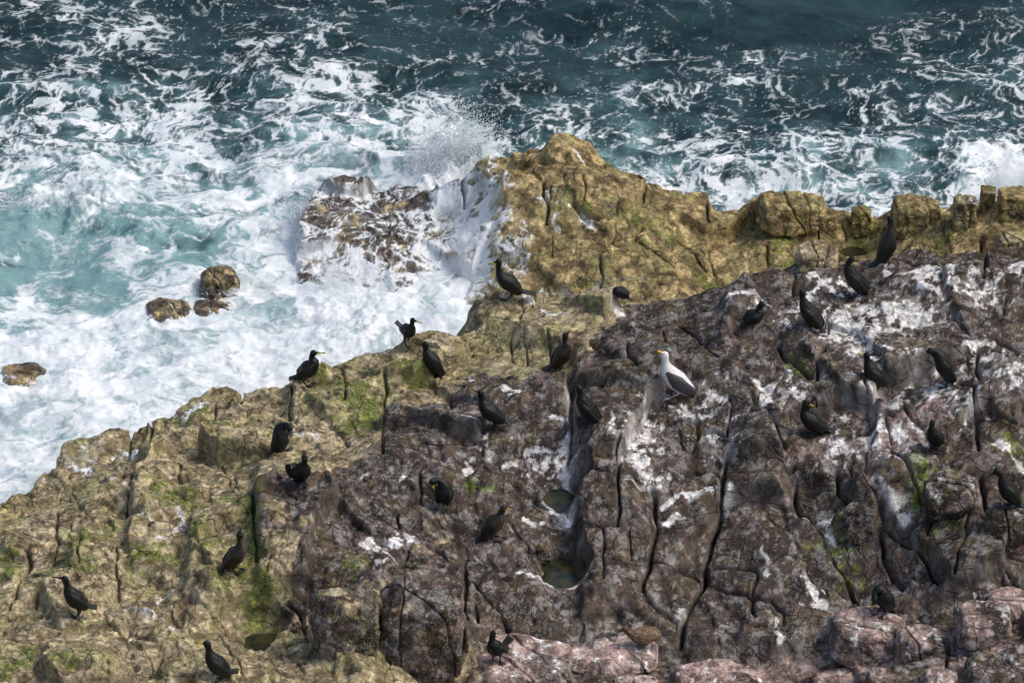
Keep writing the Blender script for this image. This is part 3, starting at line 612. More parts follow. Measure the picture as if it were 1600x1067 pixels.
# ------------------------------------------------------------------ sea
DEN = ["44333322323210001","45433422234100123","34433444333553355","55545666435553565","66666788456545555","77777868656556658","67777888887676769","32457988888888888","33457888888888888",
       "45689999999888888","99999999999888888","99999999999888888","99999999999888888","99999999999888888","99889999999888888","99889999999888888"]
AER = ["00000000000000000","10000010010000000","11100011012000001","22211233022100011","33333454224211111","55555555434323334","77766666544444445","99888777555555555","99988777555555555",
       "98887777777777777","88888888888888888","88888888888888888","88888888888888888","88888888888888888","88888888888888888","88888888888888888"]
SEAC = [(.007, .023, .027), (.020, .050, .056), (.042, .092, .100), (.19, .34, .345), (.44, .54, .56)]
def tab(T): return np.array([[int((r + r[-1] * 17)[i]) for i in range(17)] for r in T], float) / 9.0
DEN, AER = tab(DEN), tab(AER)
DEN[:5, 6:] *= .84; DEN[:3] *= .92
ROWY = np.array([at_z(800, 50 * i, 0)[1] for i in range(16)])      # decreasing y
def chart(T, X, Y):
    col = np.clip((X / (100 / 125.)) + 8, 0, 15.999); row = np.interp(-Y, -ROWY, np.arange(16)).clip(0, 14.999)
    i = col.astype(int); j = row.astype(int); u = col - i; v = row - j; u = u * u * (3 - 2 * u); v = v * v * (3 - 2 * v)
    return (T[j, i] * (1 - u) + T[j, i + 1] * u) * (1 - v) + (T[j + 1, i] * (1 - u) + T[j + 1, i + 1] * u) * v
sxs = axis(-7.2, 7.2, .018, -3000, 3000, 1.12); sys_ = axis(-4.5, 11.5, .022, -60, 4000, 1.12)
SX, SY = np.meshgrid(sxs, sys_)
near = np.exp(-np.maximum(np.maximum(np.abs(SX) - 8, SY - 12), 0) / 12)
wxx = SX + .5 * pn2(SX * .45, SY * .45, 101); wyy = SY + .5 * pn2(SX * .45, SY * .45, 103)
den = chart(DEN, wxx, wyy + .5 * pn2(SX * .9, SY * .9, 109)) + .17 * fbm2(SX * .7, SY * .7, 3, 105)
aer = chart(AER, wxx, wyy) + .10 * fbm2(SX * .5, SY * .5, 3, 107)
den = np.clip(den * near, 0, 1); aer = np.clip(aer * near, 0, 1)
PL = [(at_z(738, 278, 0)[:2], .30, .62), (at_z(705, 280, 0)[:2], .26, .50), (at_z(722, 262, 0)[:2], .42, .55), (at_z(680, 300, 0)[:2], .30, .35), (at_z(1590, 305, 0)[:2], .45, .30), (at_z(478, 360, 0)[:2], .28, .22), (at_z(730, 400, 0)[:2], .25, .25), (at_z(560, 500, 0)[:2], .8, .12), (at_z(120, 320, 0)[:2], .7, .22), (at_z(230, 360, 0)[:2], .5, .16)]
mound = np.zeros(SX.shape)
for c_, r_, h_ in PL:
    q_ = np.hypot(SX - c_[0], SY - c_[1]) / r_ + .35 * pn2(SX * 3, SY * 3, 141); mound = np.maximum(mound, h_ * .5 * np.exp(-q_ ** 2) * (1 + .6 * fbm2(SX * 4.5, SY * 5, 4, 143, .6)).clip(.1, 3))
den = np.clip(den + mound * 3.0, 0, 1)
soft, wide, fd = sea_foam(SX, SY, den, aer)
sw = .11 * pn2(SX * .35 + SY * .1, SY * .55, 111) + .045 * fbm2(SX * 1.1, SY * 1.5, 3, 113) * (.5 + aer)
bil = np.abs(fbm2(SX * 1.5, SY * 2.0, 4, 117, .5)); chop = den ** 2 * (.10 - .20 * bil) * .62
far = sstep(1.5, 5, SY); SZ = sw * (.8 + .9 * far) + chop * .6 - .05 + mound + .008 * aer * soft * (1 + pn2(SX * 6, SY * 7, 119)) + .05 * far * (1 - np.abs(pn2(SX * .25 + .3 * pn2(SX, SY, 145), SY * .8, 147)) * 3).clip(0, 1) ** 2
a = np.clip(aer + .10 * sstep(.1, .5, den) + .45 * fbm2(SX * 1.7, SY * 2.2, 4, 121), 0, 1) * sstep(-.1, .25, aer)
sc_ = ramp(np.clip(.5 + fbm2(SX * .9, SY * 1.4, 4, 125), 0, 1), SEAC[0], SEAC[1])
sc_ = cmix(sstep(0, .55, a), sc_, np.array(SEAC[2])); sc_ = cmix(sstep(.45, 1., a), sc_, np.array(SEAC[3]))
sc_ = cmix(wide * (.24 + .62 * aer), sc_, np.array(SEAC[4]))
soft = soft * np.clip(.44 + .60 * den + .45 * aer + .30 * fbm2(SX * 3, SY * 4, 3, 151), .3, 1); wht = ramp(np.clip(.62 + .55 * fbm2(SX * 2.2, SY * 3, 5, 127), 0, 1), (.56, .66, .69), (.90, .92, .93))
sc_ = cmix(soft * .97, sc_, wht)
bub = (pn2(SX * 38, SY * 38, 129) > .62) * sstep(.05, .3, den) * sstep(-.1, .4, pn2(SX * 1.4, SY * 1.4, 131))
sc_ = cmix(bub * .6, sc_, np.array((.7, .75, .77)))
one = np.ones(SX.shape + (1,))
sea = grid_mesh('sea', SX, SY, SZ, {'base': np.concatenate([sc_, one], -1), 'aux': np.stack([soft, wide, den, den], -1)}, MSEA)
tag(sea, 'dark teal sea churned into white foam against the rocks', kind='structure')
#REST#
# ------------------------------------------------------------------ boulders: rounded faceted blocks of their own
import bmesh
def boulder(name, cx, cy, wpx, hpx, label, cat, group, zone, seed, on='rock', depth=.8, lift=0.0, facets=17, tilt=0.0, wet_=.1, foam=None, lvl=None, lo=None):
    """a block standing where the photo pixel (cx, cy) meets the ground; wpx/hpx its seen size"""
    r_ = np.random.RandomState(seed)
    a = wpx / 250.; b = a * depth; hv = hpx / 250.
    c = math.sqrt(max(hv * hv - (b * .5) ** 2, (.40 * hv) ** 2)) / .866; b = min(b, hv * 1.7)
    if on == 'rock':
        p = hit(cx, cy); p = p - FWD * (.12 * b) + np.array([0, 0, lift - .18 * c])
    else:
        p = at_z(cx, cy, .0 if lvl is None else lvl)
    bm = bmesh.new(); bmesh.ops.create_icosphere(bm, subdivisions=7 if wpx > 115 else 6 if wpx > 45 else 5, radius=1)
    me = bpy.data.meshes.new(name); bm.to_mesh(me); bm.free()
    n = len(me.vertices); co = np.empty(n * 3, np.float32); me.vertices.foreach_get('co', co); D = co.reshape(-1, 3)
    N_ = r_.randn(facets, 3); N_ /= np.linalg.norm(N_, axis=1)[:, None]; N_[0] = (0.05, -.1, 1); N_[1] = (.1, -1, .15); N_[2] = (-1, -.1, .1); N_[3] = (1, -.05, .05)
    N_ /= np.linalg.norm(N_, axis=1)[:, None]
    off = r_.uniform(.84, 1.02, facets); off[:4] = r_.uniform(.70, .84, 4)
    if group == GR: off[4:] = r_.uniform(.92, 1.1, facets - 4); off[:4] = r_.uniform(.62, .74, 4)
    q = np.clip(D @ N_.T, 0, None) / off[None]; pw = 34.0
    R = 1.0 / (np.sum(q ** pw, 1) + 1.0) ** (1 / pw)
    V = D * R[:, None] * np.array([a, b, c])
    ct, st = math.cos(tilt), math.sin(tilt)
    V = np.stack([V[:, 0] * ct - V[:, 2] * st, V[:, 1], V[:, 0] * st + V[:, 2] * ct], 1)
    Wd = V + p
    x, y, z = [Wd[:, i].astype(np.float32) for i in range(3)]; dk_s = zone[1]
    amp = min(1.0, wpx / 110.)
    strat = np.sin((z * 1.0 + .35 * y + .25 * pn3(x * 1.5, y * 1.5, z * 1.5, seed + 3)) * 34 + seed); dsp = .006 * strat * (dk_s > .5) + amp * .05 * pn3(x * 2.6, y * 2.6, z * 2.6, seed) + .022 * pn3(x * 7, y * 7, z * 7, 2) + .010 * pn3(x * 19, y * 19, z * 19, 3) + .006 * pn3(x * 40, y * 40, z * 40, 5)
    # a couple of joints cut through the block
    for k in range(2 if wpx > 70 else 1):
        nn = r_.randn(3); nn[2] *= .3; nn /= np.linalg.norm(nn); dd = np.abs(V @ nn - r_.uniform(-.4, .4) * a + .03 * pn3(x * 4, y * 4, z * 4, 8 + k))
        dsp = dsp - .045 * np.exp(-(dd / .011) ** 2)
    nrm = D / np.array([a, b, c]); nrm /= np.linalg.norm(nrm, axis=1)[:, None]
    V = V + nrm * dsp[:, None]
    me.vertices.foreach_set('co', V.astype(np.float32).ravel())
    o1 = np.ones(n); fo_ = np.zeros(n)
    if foam is not None: fo_ = np.clip(foam * sstep(.9, .2, D[:, 2] + .3 * pn3(x * 2, y * 2, z * 2, 9)), 0, 1)
    och, dk, pk, bn, gu_, al_ = zone
    lowm = sstep(.1, -.6, D[:, 2]) * (bn > .3)
    col, fm = rock_colour(x, y, z, o1 * och, o1 * dk, o1 * pk * sstep(-.9, -.2, D[:, 2]), o1 * gu_ * sstep(-.1, .6, D[:, 2]), o1 * al_, fo_)
    for an, arr in (('base', np.concatenate([col, o1[:, None]], 1)), ('aux', np.stack([np.clip(o1 * bn + lowm * .4, 0, 1), o1 * dk, fm, o1 * wet_], 1))):
        at = me.attributes.new(an, 'FLOAT_COLOR', 'POINT'); at.data.foreach_set('color', arr.astype(np.float32).ravel())
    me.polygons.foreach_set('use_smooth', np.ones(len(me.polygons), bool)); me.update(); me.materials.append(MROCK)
    o = bpy.data.objects.new(name, me); o.location = p; sc.collection.objects.link(o)
    return tag(o, label, cat, group)

GR = 'ochre boulders along the seaward ridge'
GP = 'pinkish boulders along the foot of the outcrop'; GR = 'ochre boulders along the seaward ridge'; GS = 'rocks awash in the surf'; GB = 'brown blocks on the right of the outcrop'
PZ = (0, 1, .85, .15, .22, 0); PZ2 = (0, 1, .6, .35, .2, 0); OZ = (1, 0, 0, .1, .0, .12); TZ = (0, 0, 0, .35, .0, .05); DZ = (0, 1, 0, .3, .15, .1)
BL = [
 (655, 975, 160, 210, 'big rounded reddish brown rock with dark cracks and a barnacled foot', GB, (0, 1, .25, .35, .05, .0), 51, .9, .0),
 (540, 985, 130, 190, 'big olive brown rock crusted with barnacles left of the reddish rounded one', GB, (0, .8, 0, .9, .0, .12), 52, .9, .0),
 (808, 1040, 190, 84, 'flat pink boulder with white streaks under the shag with the raised tail, bottom centre', GP, PZ, 11, .9, .05),
 (950, 1028, 170, 62, 'flat pink boulder under the brown duck', GP, PZ, 12, .9, .03),
 (995, 1066, 80, 30, 'small pale pink cobble in front of the brown duck, at the bottom edge', GP, PZ, 13, .9, .0),
 (1125, 1056, 160, 66, 'long low pink boulder at the bottom edge right of the brown duck', GP, PZ, 14, .9, -.05),
 (1354, 992, 144, 100, 'rounded pink boulder under the hunched shag with its bill down', GP, PZ, 15, .9, .0),
 (1440, 1012, 92, 78, 'blotched pink boulder touching the right side of the hunched shag boulder', GP, PZ2, 16, .9, .0),
 (1330, 1064, 130, 44, 'flat pink slab on the bottom edge below the hunched shag boulder', GP, PZ, 17, .9, .0),
 (1537, 978, 100, 80, 'brownish pink boulder with curved grooves near the lower right corner', GP, PZ2, 18, .9, .05),
 (1580, 940, 76, 50, 'pale pink boulder at the right edge above the grooved one', GP, PZ, 19, .9, .0),
 (1560, 1045, 110, 60, 'dark boulder in the lower right corner', GP, (0, 1, .2, .3, .1, 0), 20, .9, .0),
 (1465, 1062, 62, 40, 'small pink cobble at the bottom edge left of the corner boulder', GP, PZ, 21, .9, .0),
 (1235, 338, 150, 80, 'broad ochre boulder standing in the surf left of the ridge gap', GR, OZ, 31, .7, .1),
 (1345, 354, 46, 66, 'narrow upright ochre block with green weed in the ridge gap', GR, (1, 0, 0, .1, 0, .45), 32, .8, .1),
 (1295, 352, 40, 58, 'small ochre block squeezed beside the broad surf boulder', GR, OZ, 33, .8, .05),
 (1432, 345, 110, 84, 'large smooth ochre block behind the tallest upright shag', GR, OZ, 34, .7, .1),
 (1506, 346, 52, 84, 'tall pale tan block leaning on the large smooth ochre block', GR, (.5, 0, 0, .2, .1, 0), 35, .8, .15),
 (1543, 325, 40, 76, 'slim ochre block with a dark cleft on its right', GR, OZ, 36, .8, .12),
 (1582, 332, 70, 84, 'blocky ochre boulder at the right edge of the ridge', GR, OZ, 37, .8, .12),
 (1582, 384, 74, 44, 'round barnacle crusted grey tan boulder at the right edge', GR, (0, 0, 0, .95, 0, 0), 38, .8, .05),
 (1278, 408, 92, 58, 'pale tan barnacled boulder above the shag preening on its own back', GR, (0, 0, 0, .6, 0, 0), 39, .8, .05),
 (1572, 815, 74, 70, 'rounded dark brown boulder under the shag at the right edge', GB, DZ, 41, .8, .0),
 (1483, 768, 92, 76, 'reddish brown block overhanging a dark recess', GB, (0, 1, .45, .2, .2, .15), 42, .8, .0),
 (1342, 812, 60, 70, 'knobbly brown block with a barnacled underside above the green gully', GB, (0, 1, .15, .5, .1, .05), 43, .8, .0),
 (842, 862, 44, 40, 'dark barnacle covered cobble sitting in the rock pool', GB, (0, 1, 0, .8, 0, 0), 44, .8, .0),
]
for (cx, cy, wp, hp, lab, g, zn, sd_, dpt, lf) in BL:
    boulder('boulder', cx, cy, wp, hp, lab, 'boulder', g, zn, sd_, depth=dpt, lift=lf, wet_=.25 if g == GR else .1)
SR = [(344, 446, 84, 66, 'dome shaped brown rock sticking out of the surf', .0, .35), (262, 487, 90, 44, 'low brown rock awash left of the dome shaped one', -.03, .7),
      (36, 592, 92, 54, 'brown rock awash at the left edge of the surf', -.02, .6), (330, 490, 90, 44, 'ragged brown rock half under foam below the dome shaped one', -.08, .85), (420, 425, 110, 22, 'thin brown rock barely showing through the foam', -.1, .8), (478, 436, 30, 20, 'small rock tip in the foam right of the dome shaped one', 0, .7)]
for i, (cx, cy, wp, hp, lab, lv, fm_) in enumerate(SR):
    boulder('sea_rock', cx, cy + hp * .15, wp, hp * 1.35, lab, 'rock', GS, (.6, .55, 0, .05, 0, .05), 60 + i, on='sea', depth=.9, wet_=.9, foam=min(.95, fm_ + .15), lvl=lv - (.05 if i == 0 else .085))

# ------------------------------------------------------------------ rock pools
def pool_material():
    N = NB('pool_water'); N.b.inputs['Base Color'].default_value = (.022, .034, .030, 1); N.b.inputs['Roughness'].default_value = .05; N.b.inputs['IOR'].default_value = 1.33
    n = N.noise(N.pos(), 6, 3); c = N.mix(N.ss(n, .35, .65), (.012, .022, .020), (.06, .052, .018)); N.L(c, N.b.inputs['Base Color'])
    N.L(N.bump(N.noise(N.pos(), 14, 2), .004), N.b.inputs['Normal']); return N.m
MPOOL = pool_material()
for c, rr, lvl in POOLS:
    me = bpy.data.meshes.new('tide_pool'); n = 40
    vs = [(c[0] + 1.2 * rr[0] * math.cos(t * 2 * math.pi / n), c[1] + 1.2 * rr[1] * math.sin(t * 2 * math.pi / n), lvl - .0) for t in range(n)]
    me.from_pydata(vs, [], [list(range(n))]); me.materials.append(MPOOL)
    o = bpy.data.objects.new('tide_pool', me); sc.collection.objects.link(o); tag(o, 'still dark water lying in a hollow of the rock', kind='structure')

# ------------------------------------------------------------------ spray: drops thrown up where the swell breaks
def spray(name, clouds, label, seed):
    r_ = np.random.RandomState(seed); base = np.array([(0, 0, 1), (.94, 0, -.33), (-.47, .82, -.33), (-.47, -.82, -.33)]); fc = np.array([(0, 1, 2), (0, 2, 3), (0, 3, 1), (1, 3, 2)])
    V = []; F = []; k = 0
    for (px, py, wpx, hpx, n, size) in clouds:
        b0 = at_z(px, py, 0)
        nj = max(3, int(wpx / 9)); ju = r_.uniform(-.5, .5, nj); jh = r_.uniform(.35, 1.0, nj) * (1 - .7 * np.abs(ju)); jl = r_.randn(nj) * .18
        for _ in range(n):
            i_ = r_.randint(nj); h = (1 - r_.rand() ** .6) * jh[i_] * hpx / 95.
            u = ju[i_] * wpx / 125. + jl[i_] * h + r_.randn() * (.05 + .10 * h)
            p = b0 + np.array([u, r_.randn() * .14, h + .02])
            s_ = size * r_.uniform(.35, 1.25) ** 2
            V.append(base * s_ + p); F.append(fc + k); k += 4
    me = bpy.data.meshes.new(name); me.from_pydata(np.concatenate(V).tolist(), [], np.concatenate(F).tolist()); me.materials.append(MSPRAY)
    o = bpy.data.objects.new(name, me); sc.collection.objects.link(o); return tag(o, label, kind='stuff')
Ns = NB('white_spray'); Ns.b.inputs['Base Color'].default_value = (.86, .89, .90, 1); Ns.b.inputs['Roughness'].default_value = .6; Ns.b.inputs['Subsurface Weight'].default_value = 0; 
_tl = Ns.n.new('ShaderNodeBsdfTranslucent'); _tl.inputs[0].default_value = (.92, .94, .95, 1); _mx = Ns.n.new('ShaderNodeMixShader'); _mx.inputs[0].default_value = .5
Ns.L(Ns.b.outputs[0], _mx.inputs[1]); Ns.L(_tl.outputs[0], _mx.inputs[2]); Ns.L(_mx.outputs[0], Ns.out.inputs[0]); MSPRAY = Ns.m
spray('sea_spray', [(722, 276, 110, 160, 15000, .0095), (690, 262, 140, 110, 4500, .0075), (752, 262, 70, 130, 3500, .0075), (715, 290, 190, 60, 6000, .0085), (1590, 304, 90, 60, 9000, .0075), (482, 350, 50, 60, 6000, .007), (520, 445, 220, 26, 5000, .006), (350, 440, 90, 20, 1500, .006), (60, 320, 160, 36, 2500, .006), (200, 300, 200, 24, 2000, .006)], 'burst of white spray where the swell hits the ridge', 5)

def mist(px, py, rx, ry, rz, dens, seed, label):
    me = bpy.data.meshes.new('spray_mist'); bm = bmesh.new(); bmesh.ops.create_icosphere(bm, subdivisions=4, radius=1)
    for v in bm.verts:
        x, y, z = [np.array([t]) for t in v.co]; k = 1 + .35 * float(pn3(x * 1.7, y * 1.7, z * 1.7, seed)[0]); v.co = Vector((v.co.x * rx * k, v.co.y * ry * k, v.co.z * rz * k))
    bm.to_mesh(me); bm.free(); N = NB('mist'); N.n.remove(N.b); V = N.n.new('ShaderNodeVolumePrincipled'); V.inputs['Color'].default_value = (.97, .98, 1, 1)
    P = N.pos(); Q = N.vm('MULTIPLY', P, (1 / rx, 1 / ry, 1 / rz)); ln = N.n.new('ShaderNodeVectorMath'); ln.operation = 'LENGTH'; N.L(Q, ln.inputs[0])
    n = N.noise(N.vm('MULTIPLY', P, (1, 1, .6)), 4.5, 4, .65, .6)
    d = N.math('MULTIPLY', N.ss(N.math('ADD', ln.outputs['Value'], N.math('MULTIPLY', N.math('SUBTRACT', n, .5), 1.9)), 1.0, .1), dens)
    N.L(d, V.inputs['Density']); N.L(V.outputs[0], N.out.inputs['Volume']); me.materials.append(N.m)
    o = bpy.data.objects.new('spray_mist', me); o.location = at_z(px, py, 0) + np.array([0, 0, rz * .55]); sc.collection.objects.link(o); tag(o, label, kind='stuff')
mist(735, 420, .30, .6, .35, 3.0, 5, 'white mist in the gap beside the ochre rock')
mist(1585, 300, .5, .3, .35, 3.5, 6, 'white mist at the far right edge of the ridge')

# ------------------------------------------------------------------ birds
def catmull(P, n):
    P = np.array(P, float); Q = np.vstack([2 * P[0] - P[1], P, 2 * P[-1] - P[-2]]); out = []
    m = len(P) - 1
    for t in np.linspace(0, m - 1e-6, n):
        i = int(t); u = t - i; a, b, c, d = Q[i:i + 4]
        out.append(.5 * (2 * b + (c - a) * u + (2 * a - 5 * b + 4 * c - d) * u * u + (3 * b - a - 3 * c + d) * u ** 3))
    return np.array(out)

def loft(path, rw, rh, Lat, n=14):
    """closed tube: path (m,3), lateral half width rw, half height rh"""
    m = len(path); V = []; F = []
    T = np.gradient(path, axis=0); T /= np.linalg.norm(T, axis=1)[:, None] + 1e-9
    for i in range(m):
        l = Lat - T[i] * (Lat @ T[i])
        if np.linalg.norm(l) < .05: l = np.cross(T[i], [0, 0, 1])
        l /= np.linalg.norm(l); h = np.cross(T[i], l)
        for k in range(n):
            a = 2 * math.pi * k / n; V.append(path[i] + l * math.cos(a) * rw[i] + h * math.sin(a) * rh[i])
    for i in range(m - 1):
        for k in range(n):
            a, b = i * n + k, i * n + (k + 1) % n; F.append((a, b, b + n, a + n))
    F.append(tuple(range(n))[::-1]); F.append(tuple(range((m - 1) * n, m * n)))
    return V, F

def feather_material():
    N = NB('plumage'); P = N.pos()
    a = N.n.new('ShaderNodeAttribute'); a.attribute_name = 'tint'; c = a.outputs['Color']
    s = N.vor(N.vm('MULTIPLY', P, (1, 1, .6)), 55, 'F1'); n = N.noise(P, 30, 3, .6)
    v = N.n.new('ShaderNodeHueSaturation'); N.L(c, v.inputs['Color']); N.put(v.inputs['Value'], N.ss(N.math('ADD', N.math('MULTIPLY', s, .7), N.math('MULTIPLY', n, .5)), .2, .9, 1.2, .78))
    N.L(v.outputs[0], N.b.inputs['Base Color']); N.b.inputs['Roughness'].default_value = .42; N.b.inputs['Specular IOR Level'].default_value = .26
    N.L(N.bump(N.math('ADD', s, N.math('MULTIPLY', n, .5)), .006, .8), N.b.inputs['Normal']); return N.m
MBIRD = feather_material()

BLACK = dict(body=(.007, .0085, .0075), wing=(.013, .014, .011), head=(.006, .008, .008), chest=(.006, .008, .007), bill=(.05, .045, .03), gape=(.62, .42, .03), foot=(.035, .028, .026), tail=(.022, .023, .021))
BROWN = dict(BLACK, body=(.030, .023, .018), wing=(.024, .020, .015), head=(.012, .011, .009), chest=(.085, .062, .046), tail=(.035, .030, .026))
OLIVE = dict(BLACK, body=(.028, .024, .015), wing=(.024, .021, .014), head=(.028, .025, .018), chest=(.06, .045, .03), bill=(.5, .33, .05))
GULL = dict(body=(.80, .80, .79), wing=(.075, .072, .076), head=(.86, .86, .85), chest=(.84, .84, .83), bill=(.75, .45, .04), gape=(.75, .45, .04), foot=(.50, .36, .33), tail=(.10, .10, .11))
DUCK = dict(body=(.24, .155, .09), wing=(.30, .20, .12), head=(.13, .09, .06), chest=(.12, .08, .055), bill=(.06, .055, .05), gape=(.06, .055, .05), foot=(.08, .06, .05), tail=(.06, .045, .035))

_dg = bpy.context.evaluated_depsgraph_get(); _dg.update()
def perch(px, py):
    """where the line of sight meets the rock or a boulder"""
    d = FWD + (px - 800) / FPX * RGT + (533.5 - py) / FPX * UPV; d = Vector(d / np.linalg.norm(d)); o_ = Vector(CAM) + d * 40
    dg = bpy.context.evaluated_depsgraph_get()
    for _ in range(60):
        ok, loc, nrm, idx, ob, mx = sc.ray_cast(dg, o_, d)
        if not ok: break
        if ob.name.split('.')[0] in ('rocky_shore', 'boulder'): return np.array(loc)
        o_ = loc + d * .01
    return hit(px, py)

def bird(name, label, cat, group, org, keys, ang, pal=BLACK, yellow=True, sc_=1.0, body_=1.0, wing_=None, legs=True, webs=True, chin=None):
    """keys: photo-measured joints (x, y[, depth m, + = away]) in the enlarged view: B H N S M R T F"""
    ox, oy = org
    kp = {k: (ox + v[0] / K, oy + v[1] / K, v[2] if len(v) > 2 else 0.0) for k, v in keys.items()}
    F0 = perch(kp['F'][0], kp['F'][1]); dist = (F0 - CAM) @ FWD; s = dist / FPX
    def P3(k):
        x, y, d = kp[k]; du = (x - kp['F'][0]) * s; dv = (kp['F'][1] - y) * s
        return np.array([du, d, (dv - d * .5) / .866])
    B, H, N_, S, M, R, T = [P3(k) for k in 'BHNSMRT']
    th = math.radians(ang); fw = np.array([math.cos(th), math.sin(th), 0]); Lat = np.array([-math.sin(th), math.cos(th), 0])
    q = sc_; pcs = []
    path = catmull([R - (S - R) * .06, R, M, S, N_, H, H + (B - H) * .16], 40)
    tt = np.linspace(0, 6, 40); kk = np.arange(7)
    q = q * 1.14; rw = np.interp(tt, kk, np.array([.018, .056, .096, .072, .030, .035, .016]) * q * (1 + (body_ - 1) * np.array([.6, 1, 1, 1, 1, .6, .5]))); rh = np.interp(tt, kk, np.array([.016, .052, .092, .070, .031, .038, .016]) * q * (1 + (body_ - 1) * np.array([.6, 1, 1, 1, 1, .6, .5])))
    # smooth the radius profile
    for _ in range(2):
        rw[1:-1] = (rw[:-2] + 2 * rw[1:-1] + rw[2:]) / 4; rh[1:-1] = (rh[:-2] + 2 * rh[1:-1] + rh[2:]) / 4
    pcs.append((path, rw, rh, 'body'))
    hd = B - H; hl = np.linalg.norm(hd)
    if hl > .02:
        hook = B + np.array([0, 0, -.006])
        bp = catmull([H, H + hd * .35, H + hd * .7, H + hd * .95, hook], 12)
        pcs.append((bp, np.interp(np.arange(12), [0, 5, 11], [.020, .0085, .0055]) * q * (1.35 if body_ > 1 else 1), np.interp(np.arange(12), [0, 5, 11], [.021, .0095, .006]) * q * (1.5 if body_ > 1 else 1), 'bill'))
    # tail: stiff wedge, widening
    tp = np.linspace(R + (M - R) * .15, T, 8)
    pcs.append((tp, np.linspace(.034, .052, 8) * q, np.linspace(.024, .009, 8) * q, 'tail'))
    # folded wings
    back = np.cross(Lat, S - R); back /= np.linalg.norm(back) + 1e-9
    if back[2] < 0 and abs(back[2]) > .3: back = -back
    for sg in (-1, 1):
        wp_ = catmull([S + Lat * sg * .058 * q * body_ + (S - M) * .05, M + Lat * sg * .076 * q * body_ + back * .018, R + Lat * sg * .048 * q + back * .022, R + (T - R) * .26 + Lat * sg * .014 * q + back * .02], 14)
        pcs.append((wp_, np.interp(np.linspace(0, 1, 14), [0, .3, .7, 1], [.012, .026, .020, .007]) * q * body_, np.interp(np.linspace(0, 1, 14), [0, .3, .7, 1], [.020, .062, .046, .010]) * q * body_, 'wing'))
    if wing_:   # a half opened wing hanging away from the body
        a, b = [np.array([(wx / K + ox - kp['F'][0]) * s, wd, ((kp['F'][1] - oy - wy / K) * s - wd * .5) / .866]) for wx, wy, wd in wing_]
        wp_ = catmull([S, (S + a) / 2 + np.array([0, 0, .02]), a, b], 12)
        pcs.append((wp_, np.interp(np.linspace(0, 1, 12), [0, .5, .9, 1], [.02, .042, .034, .012]), np.full(12, .013), 'wing'))
    if legs:
        for sg in (-1, 1):
            hip = M * .62 + R * .38 + Lat * sg * .038 - np.array([0, 0, .045]); ft = Lat * sg * .040 + fw * (.02 if sg > 0 else -.02)
            g = hit(kp['F'][0] + ft[0] / s, kp['F'][1] - (ft[1] * .5) / s) - F0 if False else None
            ft = np.array([ft[0], ft[1], -.006])
            kn = hip * .45 + ft * .55 - fw * .022
            pcs.append((catmull([hip, kn, ft + np.array([0, 0, .012])], 10), np.interp(np.linspace(0, 1, 10), [0, .35, 1], [.030, .013, .0095]), np.interp(np.linspace(0, 1, 10), [0, .35, 1], [.030, .013, .0095]), 'foot'))
            if webs:
                for da in (-.42, 0, .42):
                    d2 = fw * math.cos(da) + Lat * math.sin(da) * sg
                    pcs.append((np.linspace(ft - fw * .012, ft + d2 * .078 * q, 5) + np.array([0, 0, .004]), np.linspace(.009, .010, 5), np.full(5, .0065), 'foot'))
                pcs.append((np.linspace(ft, ft + fw * .062, 5) + np.array([0, 0, .003]), np.linspace(.008, .032, 5), np.full(5, .0055), 'foot'))
    V = []; F = []
    for pth, a, b, kind in pcs:
        v, f = loft(pth, a, b, Lat); o = len(V); V += [tuple(t) for t in v]; F += [tuple(i + o for i in g) for g in f]
    me = bpy.data.meshes.new(name + '_raw'); me.from_pydata(V, [], F); me.validate()
    ob = bpy.data.objects.new(name + '_raw', me); sc.collection.objects.link(ob)
    md = ob.modifiers.new('r', 'REMESH'); md.mode = 'VOXEL'; md.voxel_size = .0052
    m2 = ob.modifiers.new('s', 'SMOOTH'); m2.iterations = 2; m2.factor = .5
    dg = bpy.context.evaluated_depsgraph_get(); me2 = bpy.data.meshes.new_from_object(ob.evaluated_get(dg))
    bpy.data.objects.remove(ob); bpy.data.meshes.remove(me)
    me2.name = name; n = len(me2.vertices); co = np.empty(n * 3); me2.vertices.foreach_get('co', co); co = co.reshape(-1, 3)
    bd = np.full(n, 9e9); col = np.zeros((n, 3)); bt = np.linspace(0, 1, 40)
    for pth, a, b, kind in pcs:
        r_ = np.maximum(a, b); Dm = np.linalg.norm(co[:, None] - pth[None], axis=2) / np.maximum(np.minimum(a, b) * .5 + r_ * .5, .004)[None]
        j = Dm.argmin(1); d = Dm[np.arange(n), j]
        if kind == 'wing': d = d * (.82 if body_ == 1 else .66)
        if kind == 'foot': d = d * 1.1
        if kind == 'body':
            f = j / 39.
            cc = np.where((f > .70)[:, None], np.array(pal['head']), np.array(pal['body']))
            front = ((co - pth[j]) @ back < 0) & (f > .3) & (f <= .75); cc = np.where(front[:, None], np.array(pal['chest']), cc)
        elif kind == 'bill':
            f = j / 11.; cc = np.tile(np.array(pal['bill']), (n, 1))
            if body_ > 1: cc[:] = pal['gape']
            elif yellow: cc = np.where(((f > .25) & (f < .62) & (co[:, 2] < (H + (B - H) * .5)[2] + .012))[:, None], np.array(pal['gape']), cc)
            cc = np.where((f <= .2)[:, None], np.array(pal['head']), cc)
        elif kind == 'tail': cc = np.tile(np.array(pal['tail']), (n, 1))
        elif kind == 'wing': cc = np.tile(np.array(pal['wing']), (n, 1))
        else: cc = np.tile(np.array(pal['foot']), (n, 1)); cc[j < 3] = pal['body']
        k = d < bd; bd = np.where(k, d, bd); col[k] = cc[k]
    if name == 'gull':   # white trailing edge and wing tips
        dT = np.linalg.norm(co - T, axis=1); k = (dT < .10) & (pn3(co[:, 0] * 30, co[:, 1] * 30, co[:, 2] * 30) > .25); col[k] = (.8, .8, .8)
